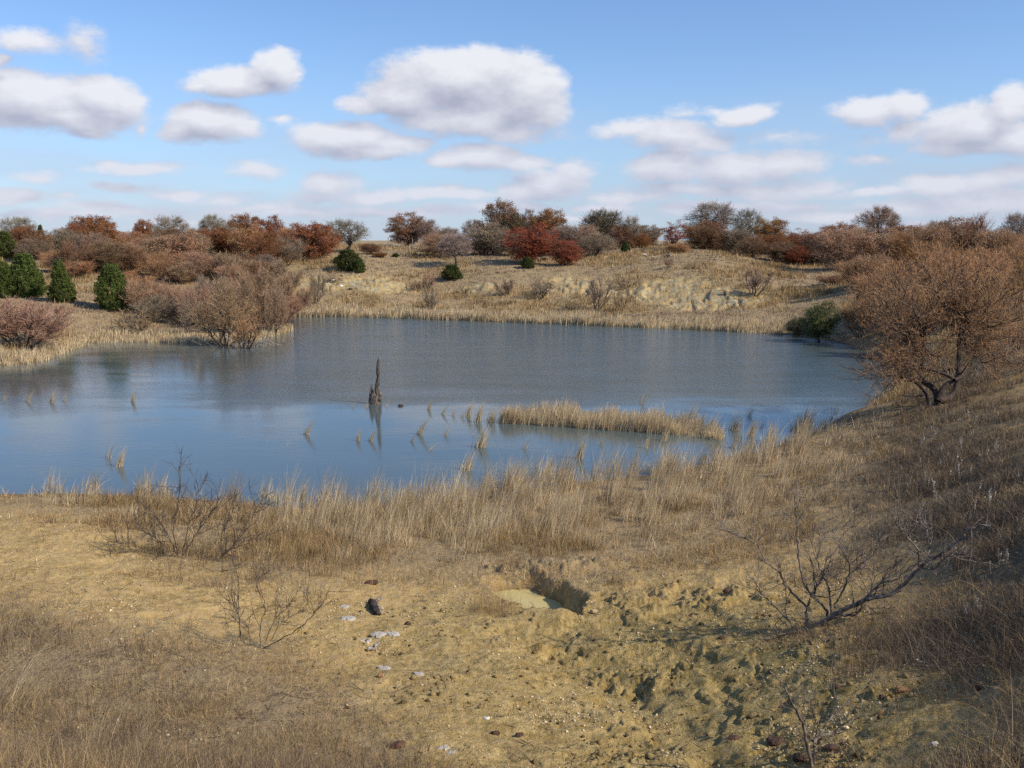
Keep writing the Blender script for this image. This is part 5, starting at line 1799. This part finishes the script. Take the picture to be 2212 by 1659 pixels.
def rock(dx, dy, w, mat, label, h=.5, d=.8, k=None, name='rock', cat='rock', group='loose rocks', z=None):
    if z is None:
        x, y, zz = on_ground(dx, dy)
    else:
        x, y = at_z(dx, dy, z)
        x, y, zz = float(x), float(y), z
    s = w / F * math.hypot(x, y, EYE - zz)
    key = (k if k is not None else random.randrange(6))
    mname = 'rock_%s_%d' % (mat, key)
    me = bpy.data.meshes.get(mname)
    if me is None:
        me = RK[key].copy()
        me.name = mname
        me.materials.clear()
        me.materials.append(RM[mat])
    o = link(name, me, loc=(x, y, zz + s * h * .18), label=label, category=cat, group=group)
    o.scale = (s * 1.15, s * d * 1.15, s * h * 1.15)
    o.rotation_euler = (random.uniform(-.15, .15), random.uniform(-.15, .15), random.uniform(-.4, .4))
    return o


for a in [
    (804, 1263, 36, 'red', 'flat dark red rock lying in litter left of the puddle', .35, .6),
    (880, 1350, 14, 'dark', 'small black rock casting a shadow on the sand', .8, .8),
    (1070, 1588, 18, 'dark', 'angular black rock in the middle of the bare clay', .8, .8),
    (861, 1613, 34, 'red', 'brown half-buried rock near the bottom weeds', .5, .7),
    (823, 1463, 15, 'orange', 'orange-brown lump below the white crust patches', .8, .8),
    (1122, 1590, 20, 'dark', 'dark crumbled rock right of the angular black one', .5, .8),
    (750, 1531, 12, 'red', 'small reddish rock at the edge of the brown weeds', .8, .8),
    (1283, 1327, 16, 'tan', 'tan rock right of the puddle bank', .6, .8),
    (1254, 1323, 12, 'tan', 'smaller tan rock touching the puddle bank side', .6, .8),
    (1947, 1495, 30, 'orange', 'flat orange rock on the dark clay slope', .35, .7),
    (2017, 1610, 17, 'pale', 'pale cream rock in the bottom corner clay', .7, .8),
    (1585, 1597, 24, 'red', 'purple-brown flat rock left of the bottom shrub', .4, .8),
    (1678, 1609, 38, 'dark', 'large dark rock left of the bottom shrub', .5, .7),
    (1727, 1642, 36, 'dark', 'dark rock at the foot of the bottom shrub', .5, .7),
    (1795, 1624, 30, 'red', 'brown rock just right of the bottom shrub', .5, .7),
    (1807, 1487, 22, 'dark', 'dark rock below the leaning tree', .5, .8),
    (1905, 1512, 14, 'red', 'small red rock beside the flat orange one', .6, .8),
    (2117, 1490, 26, 'dark', 'dark rock under the bank scrub', .5, .8),
    (1903, 1540, 14, 'orange', 'small orange rock below the flat orange one', .6, .8),
    (1571, 1278, 20, 'dark', 'dark lump standing in for a dark hole on the gully rim behind the leaning tree', .5, .8),  # added lump, its dark colour stands for the shade inside a hole
    (1560, 1380, 18, 'dark', 'dark rock in the shadow of the leaning tree', .4, .8),
    (1862, 1518, 10, 'tan', 'small tan pebble left of the red rock', .7, .8),
    (962, 1518, 9, 'tan', 'small tan pebble in the middle of the clay', .7, .8),
    (1052, 1553, 14, 'pale', 'pale broken stone above the angular black rock', .5, .8),
]:
    rock(a[0], a[1], a[2], a[3], a[4], a[5], a[6])
# bleached crusts: rugged low slabs
M_CRUST = bark_mat('bleached_crust', (.28, .23, .165), (.74, .70, .63), 60)


def crust_mesh(seed):
    rg = np.random.default_rng(seed)
    n, V, F3, F4 = 22, [], [], []
    rad = .5 * (1 + rg.normal(0, .24, n))
    for ring, (k, z) in enumerate(((1.0, -.12), (.93, .16), (.6, .30), (.25, .26))):
        for i in range(n):
            a = 2 * math.pi * i / n
            V.append((math.cos(a) * rad[i] * k, math.sin(a) * rad[i] * k * .8, z + rg.normal(0, .09)))
    for r in range(3):
        for i in range(n):
            F4.append((r * n + i, r * n + (i + 1) % n, (r + 1) * n + (i + 1) % n, (r + 1) * n + i))
    V.append((0, 0, .25))
    for i in range(n):
        F3.append((3 * n + i, 3 * n + (i + 1) % n, 4 * n))
    return mesh_np('crust', np.array(V), [np.array(F4), np.array(F3)], M_CRUST)


CRUST = [crust_mesh(700 + i) for i in range(5)]
for (dx, dy, w, lb) in [(744, 1311, 18, 'white bleached crust nearest the weathered stump piece'), (750, 1338, 26, 'white scaly crust at the edge of the thin shrub'), (818, 1373, 26, 'long white crust above the bleached stick'),
                        (848, 1372, 22, 'white crust at the right end of the row'), (789, 1386, 22, 'white crust at the lower left end of the row'), (905, 1458, 16, 'lone white crust lower in the clay'),
                        (830, 1447, 22, 'thin greyish crust above the orange lump'), (958, 1617, 20, 'white crumbly lump at the bottom of the clay'), (975, 1630, 16, 'smaller white lump touching the crumbly one')]:
    x, y, z = on_ground(dx, dy)
    o = link('crust_patch', random.choice(CRUST), loc=(x, y, z), label=lb, category='crust', group='bleached crust patches')
    sz = w / F * math.hypot(x, y, EYE - z) * 1.25
    o.scale = (sz, sz, sz * .32)
    o.rotation_euler = (0, 0, random.uniform(-.5, .5))
for i, (dx, dy, w, mt, lb) in enumerate([
        (739, 600, 9, 'tan', 'tan block upper left in the bluff rubble'), (739, 610, 7, 'orange', 'orange block in the middle of the bluff rubble'), (727, 612, 7, 'tan', 'tan slab at the left side of the bluff rubble'),
        (737, 622, 9, 'pale', 'pale slab low in the bluff rubble'), (747, 617, 7, 'orange', 'orange block beside a dark gap in the rubble'), (758, 626, 11, 'dark', 'long dark slab at the bottom of the rubble'),
        (770, 624, 9, 'tan', 'tan slab at the lower right of the rubble'), (766, 591, 10, 'pale', 'grey block at the top of the rubble'), (779, 602, 8, 'orange', 'orange block at the right side of the rubble'),
        (762, 597, 7, 'tan', 'tan block under the grey top block'), (720, 608, 8, 'pale', 'pale slab by the bare sapling at the rubble'), (775, 595, 6, 'tan', 'small tan block right of the grey top block'),
        (1372, 556, 9, 'tan', 'tan block on the right hill crest'), (1392, 553, 10, 'pale', 'pale block on the right hill crest'), (1410, 556, 8, 'tan', 'tan block at the crest by the lone slender oak'), (1445, 553, 9, 'pale', 'pale block beneath the lone slender oak'),
        (1002, 634, 4, 'pale', 'tiny white stone on the far lower slope'), (1322, 575, 5, 'pale', 'tiny white stone on the upper far slope'), (1500, 590, 7, 'tan', 'tan block on the pale bluff'), (1450, 605, 7, 'tan', 'tan block low on the pale bluff'),
        (1676, 648, 9, 'tan', 'tan block right of the fan-shaped sapling')]):
    rock(dx, dy, w, mt, lb, .55, .8, name='rubble_rock', group='rubble on the far bluffs')
rock(865, 877, 13, 'dark', 'small dark rock poking out of the water beside the snag', .5, .7, z=.0)


def log(name, label, pts, r, mat, group=None, lift=.03, cat='log'):
    P = []
    for (dx, dy) in pts:
        x, y, z = on_ground(dx, dy)
        P.append((x, y, z + lift))
    P = np.array(P)
    t = np.linspace(0, len(P) - 1, 4 * len(P))
    P2 = np.stack([np.interp(t, np.arange(len(P)), P[:, c]) for c in range(3)], 1)
    P2[1:-1] += np.random.default_rng(len(label)).normal(0, r * .4, (len(P2) - 2, 3))
    o = P2[0].copy()
    V, q = tubes([(P2 - o, np.linspace(r, r * .7, len(P2)) * np.random.default_rng(3).uniform(.85, 1.15, len(P2)))], 8)
    # closed ends
    n = len(P2)
    V = np.vstack([V, [P2[0] - o], [P2[-1] - o]])
    tr = np.array([[(s + 1) % 8, s, n * 8] for s in range(8)] + [[(n - 1) * 8 + s, (n - 1) * 8 + (s + 1) % 8, n * 8 + 1] for s in range(8)])
    return link(name, mesh_np(name, V, [q, tr], mat, None, False), loc=tuple(o), label=label, category=cat, group=group)


log('log', 'dark weathered stump piece lying on the sand', [(800, 1305), (812, 1325), (818, 1332)], .05, M_BARK_DARK)
log('bleached_stick', 'short pale stick resting on the stump piece', [(812, 1308), (826, 1302)], .022, M_BARK_PALE, lift=.06, cat='stick')
log('bleached_stick', 'pale slab of wood along the side of the stump piece', [(816, 1313), (824, 1334)], .024, M_BARK_PALE, lift=.04, cat='stick')
log('bleached_stick', 'bleached stick slanting across the clay below the crusts', [(795, 1413), (808, 1405), (820, 1394)], .022, M_BARK_PALE, cat='stick')
log('log', 'pale log lying on the far shore', [(1349, 684), (1365, 684), (1378, 682)], .07, M_BARK_PALE, lift=.12)
log('log', 'white driftwood stick nearest the big willow shade', [(1878, 908), (1900, 905), (1916, 903)], .018, M_BARK_PALE)
log('log', 'white driftwood stick lying lower on the mud', [(1888, 928), (1915, 926), (1938, 921)], .02, M_BARK_PALE)
log('log', 'slanting grey stick at the right reed edge', [(1795, 958), (1812, 950), (1835, 938)], .018, M_BARK_PALE)
log('log', 'long grey pole leaning up from the left shore mud', [(288, 668), (302, 680), (310, 686)], .05, M_BARK_PALE, lift=.15)


def thin_post(dx, lb):
    X, yy, _ = ray(dx, 535)
    Y = 119.0
    x = X / yy * Y
    z = hz(x, Y)
    V, f = loft([(0, 0, -.3, .045, .045), (0, 0, .5, .045, .04), (.01, 0, 1.15, .04, .04), (.01, 0, 1.3, .035, .035)], 8, 2, .04)
    link('fence_post', mesh_np('fence_post', V, f, M_BARK_PALE), loc=(x, Y, z), label=lb, category='post', group='thin pale posts on the hill')


thin_post(839, 'thin pale post at the left foot of the dark domed oak')
thin_post(891, 'thin pale post in front of the middle of the dark domed oak')


def scrap():
    x, y, z = at_Y(313, 492, 128.5)
    me = RK[2].copy()
    me.materials.clear()
    m, nt, out = new_mat('white_cloth')
    p = N(nt, 'ShaderNodeBsdfPrincipled')
    p.inputs['Base Color'].default_value = (.9, .9, .88, 1)
    nt.links.new(p.outputs[0], out.inputs[0])
    me.materials.append(m)
    o = link('white_scrap', me, loc=(float(x), float(y), float(z)), label='small bright white scrap caught in a dark russet tree', category='scrap')
    o.scale = (.26, .2, .42)


scrap()


# pale seed stalks on the bank, arching weeds, dead sticks at the willow clump
def stalk_mesh(seed, n=3):
    rg = np.random.default_rng(seed)
    ps, P = [], []
    for k in range(n):
        b = np.array([rg.normal(0, .03), rg.normal(0, .03), -.03])
        h = rg.uniform(.3, .55)
        t = b + np.array([rg.normal(0, .06), rg.normal(0, .06), h])
        q = bez(b, (b + t) / 2 + rg.normal(0, .02, 3), t, 5)
        ps.append((q, np.linspace(.004, .003, 5)))
        for i in range(16):
            u = rg.uniform(.55, 1.02)
            P.append(b + (t - b) * u + rg.normal(0, .007, 3))
    V, q = tubes(ps, 3)
    V2, q2 = leaf_quads(np.array(P), .022, rg, up=.8, elong=1.4)
    V, q, t, m = join([(V, q, .1, 0), (V2, q2, .8, 0)])
    return mesh_np('seed_stalk', V, q, M_PALE, dict(tint=t))


ST = [stalk_mesh(500 + i, n) for i, n in enumerate((1, 1, 2, 3))]
RZ = lambda x, y: (1819 + x * .1777, 818.6 + y * .1777)
pts = [(1280, 480), (1320, 450), (1380, 560), (1415, 560), (1545, 440), (1550, 500), (1630, 560), (1100, 670), (1135, 710), (1005, 790), (1075, 780), (980, 830), (1210, 910), (1205, 1060), (1285, 970), (1360, 990), (1465, 950), (955, 1060), (1695, 1050), (1740, 1010),
       (1850, 930), (1890, 900), (1420, 850), (1455, 1090), (1355, 1085), (1065, 1220), (1022, 1290), (1055, 1340), (797, 1340), (1300, 1270), (1550, 1200), (1430, 1230), (2160, 1250), (1640, 1430), (1700, 1550), (1760, 1540), (1810, 1590), (1835, 1500), (1145, 1480), (1580, 1640)]
n0 = 0
for (a, b) in pts:
    dx, dy = RZ(a, b)
    x, y, z = on_ground(dx, dy + 6)
    o = link('seed_stalk', random.choice(ST), loc=(x, y, z), label='pale whitish seed stalk standing in the dark bank scrub', category='weed stalk', group='pale seed stalks on the bank')
    o.rotation_euler = (0, 0, random.uniform(0, 6.28))
    s = random.uniform(.5, .9)
    o.scale = (s, s, s)
for (a, b) in [(1900, 450), (1930, 440), (1960, 450), (1690, 770), (1740, 760), (1780, 750), (1800, 770), (1710, 800), (1855, 500), (1575, 500)]:
    x, y, z = on_ground(*T3((a, b)))
    o = link('seed_stalk', random.choice(ST[1:]), loc=(x, y, z), label='fluffy white seed head low on the bank right of the leaning tree', category='weed stalk', group='fluffy seed heads beside the leaning tree')
    o.rotation_euler = (0, 0, random.uniform(0, 6.28))
    o.scale = (.5, .5, .42)


def arching(dx, dy, label, seed, n, H, wind, spread=.10, mat=None, w=.006):
    x, y, z = on_ground(dx, dy)
    rg = np.random.default_rng(seed)
    P = np.stack([rg.normal(0, spread, n), rg.normal(0, spread, n), np.full(n, -.03)], 1)
    la = rg.uniform(0, 6.28, n)
    ln = np.abs(rg.normal(0, .25, n))
    lx, ly = np.cos(la) * ln + wind, np.sin(la) * ln
    V, q, t = blades(P, H * rg.uniform(.5, 1.1, n), np.arctan2(ly, lx), np.hypot(lx, ly), w * rg.uniform(.6, 1.3, n), rg.beta(2, 1.5, n), 7)
    return link('weed_clump', mesh_np('weed_clump', V, q, mat or M_REED, dict(tint=t)), loc=(x, y, z), label=label, category='weeds', group='weed clumps on the near ground')


arching(-15, 1530, 'large clump of long pale stems arching in from the picture edge', 601, 130, .95, .75, .16, M_REED, .0048)
arching(60, 1490, 'smaller pale arching clump beside the large one', 602, 60, .55, .7, .12, M_REED, .0032)
arching(1062, 1322, 'grey-brown dead weed bush at the edge of the puddle', 603, 420, .42, .0, .17, M_WEED, .0030)
arching(1100, 1330, 'lower dead weed bush on the puddle lip', 604, 120, .25, .05, .10, M_BRUSH, .0026)
arching(200, 1640, 'pale thin stems in the bottom corner', 605, 60, .55, .2, .035, M_REED, .0028)
arching(300, 1600, 'pale thin stems leaning near the bottom edge', 606, 50, .5, .35, .03, M_REED, .0028)
arching(1330, 1262, 'grey grass mat hanging over the puddle bank', 607, 260, .22, .1, .12, M_BRUSH, .0028)
arching(1215, 1238, 'brown grass tuft on top of the puddle bank', 608, 260, .25, -.1, .25, M_LITTER, .003)
arching(1640, 1330, 'small grey weed left of the leaning tree', 609, 60, .2, .1, .07, M_BRUSH, .0025)
arching(1290, 1375, 'small grey weed in the gully', 610, 90, .22, .1, .07, M_LITTER, .0025)
arching(915, 1300, 'short dark weed on the sandy ridge', 611, 40, .18, .0, .05, M_BRUSH, .0025)


def dead_tangle():
    rg = np.random.default_rng(91)
    x, y = at_z(535, 748, 0)
    x, y = float(x), float(y)
    ps = []
    for k in range(46):
        b = np.array([rg.normal(0, 1.0), rg.normal(0, .35), rg.uniform(-.1, .1)])
        a = rg.uniform(-1.2, 1.2)
        L = rg.uniform(.5, 1.5)
        t = b + np.array([math.sin(a) * L, rg.normal(0, .3), abs(math.cos(a)) * L * .75])
        ps.append((bez(b, (b + t) / 2 + rg.normal(0, .1, 3), t, 6), np.linspace(.024, .008, 6)))
    V, q = tubes(ps, 5)
    link('dead_branches', mesh_np('dead_branches', V, q, M_BARK_PALE), loc=(x, y, 0), label='tangle of bleached dead branches at the waterline of the willow clump', category='dead branches')


dead_tangle()


# gravel and clods on bare ground
def gravel(name, label, n, size, mats, M, inv, seed, pw=2.0):
    rg = np.random.default_rng(seed)
    x, y, z = scatter(np.clip(1.0 - M, 0, 1), n, 5.3, 22, seed=seed, patch=1.2, pw=pw)
    # a small angular stone as an octahedron with jitter
    m = len(x)
    s = size[0] * np.exp(rg.exponential(1, m) * .45)
    s = np.minimum(s, size[1])
    base = np.array([[1, 0, 0], [0, 1, 0], [-1, 0, 0], [0, -1, 0], [0, 0, .8], [0, 0, -.8]], float)
    V = base[None] * s[:, None, None] * rg.uniform(.5, 1.2, (m, 6, 1)) + rg.normal(0, .15, (m, 6, 3)) * s[:, None, None]
    V += np.stack([x, y, z + s * .25], 1)[:, None, :]
    f = np.array([[0, 1, 4], [1, 2, 4], [2, 3, 4], [3, 0, 4], [1, 0, 5], [2, 1, 5], [3, 2, 5], [0, 3, 5]])
    F_ = (f[None] + (np.arange(m) * 6)[:, None, None]).reshape(-1, 3)
    t = np.repeat(rg.random(m), 6)
    print(name, m)
    return link(name, mesh_np(name, V.reshape(-1, 3), F_, mats, dict(tint=t)), kind='stuff', label=label, category='gravel')


M_GRAV = leaf_mat('gravel_stone', (.20, .13, .055), (.82, .67, .43), 0, False, .9)
M_CLOD = leaf_mat('dark_clod', (.07, .05, .025), (.30, .22, .09), 0, False, .95)
gravel('gravel', 'fine light gravel strewn over the bare sand', 70000, (.005, .022), M_GRAV, LITTER * 1.0, True, 95)
gravel('clods', 'small dark clods and crumbs over the bare clay', 52000, (.007, .045), M_CLOD, 1 - OLIVE * (1 - LITTER), True, 96, pw=1.3)


def litter_sticks():
    rg = np.random.default_rng(120)
    x, y, z = scatter(np.clip(LITTER + .25, 0, 1), 5200, 5.0, 24, seed=121)
    ps = []
    for i in range(len(x)):
        L = rg.uniform(.04, .22)
        a = rg.uniform(0, 3.14)
        d = np.array([math.cos(a) * L, math.sin(a) * L])
        e = height(np.array([x[i] + d[0]]), np.array([y[i] + d[1]]), False)[0] if False else z[i] + rg.uniform(-.01, .02)
        p0 = np.array([x[i], y[i], z[i] + .008])
        p2 = np.array([x[i] + d[0], y[i] + d[1], e + .008])
        r = rg.uniform(.0015, .0042)
        ps.append((np.stack([p0, (p0 + p2) / 2 + rg.normal(0, .06, 3) * L, p2]), np.array([r, r, r * .5])))
    V, q = tubes(ps, 3)
    t = np.repeat(rg.random(len(ps)), 9)
    print('sticks', len(ps))
    link('stick_litter', mesh_np('stick_litter', V, q, M_BRUSH, dict(tint=t)), kind='stuff', label='fallen twigs and stems lying over the near ground', category='litter')


litter_sticks()
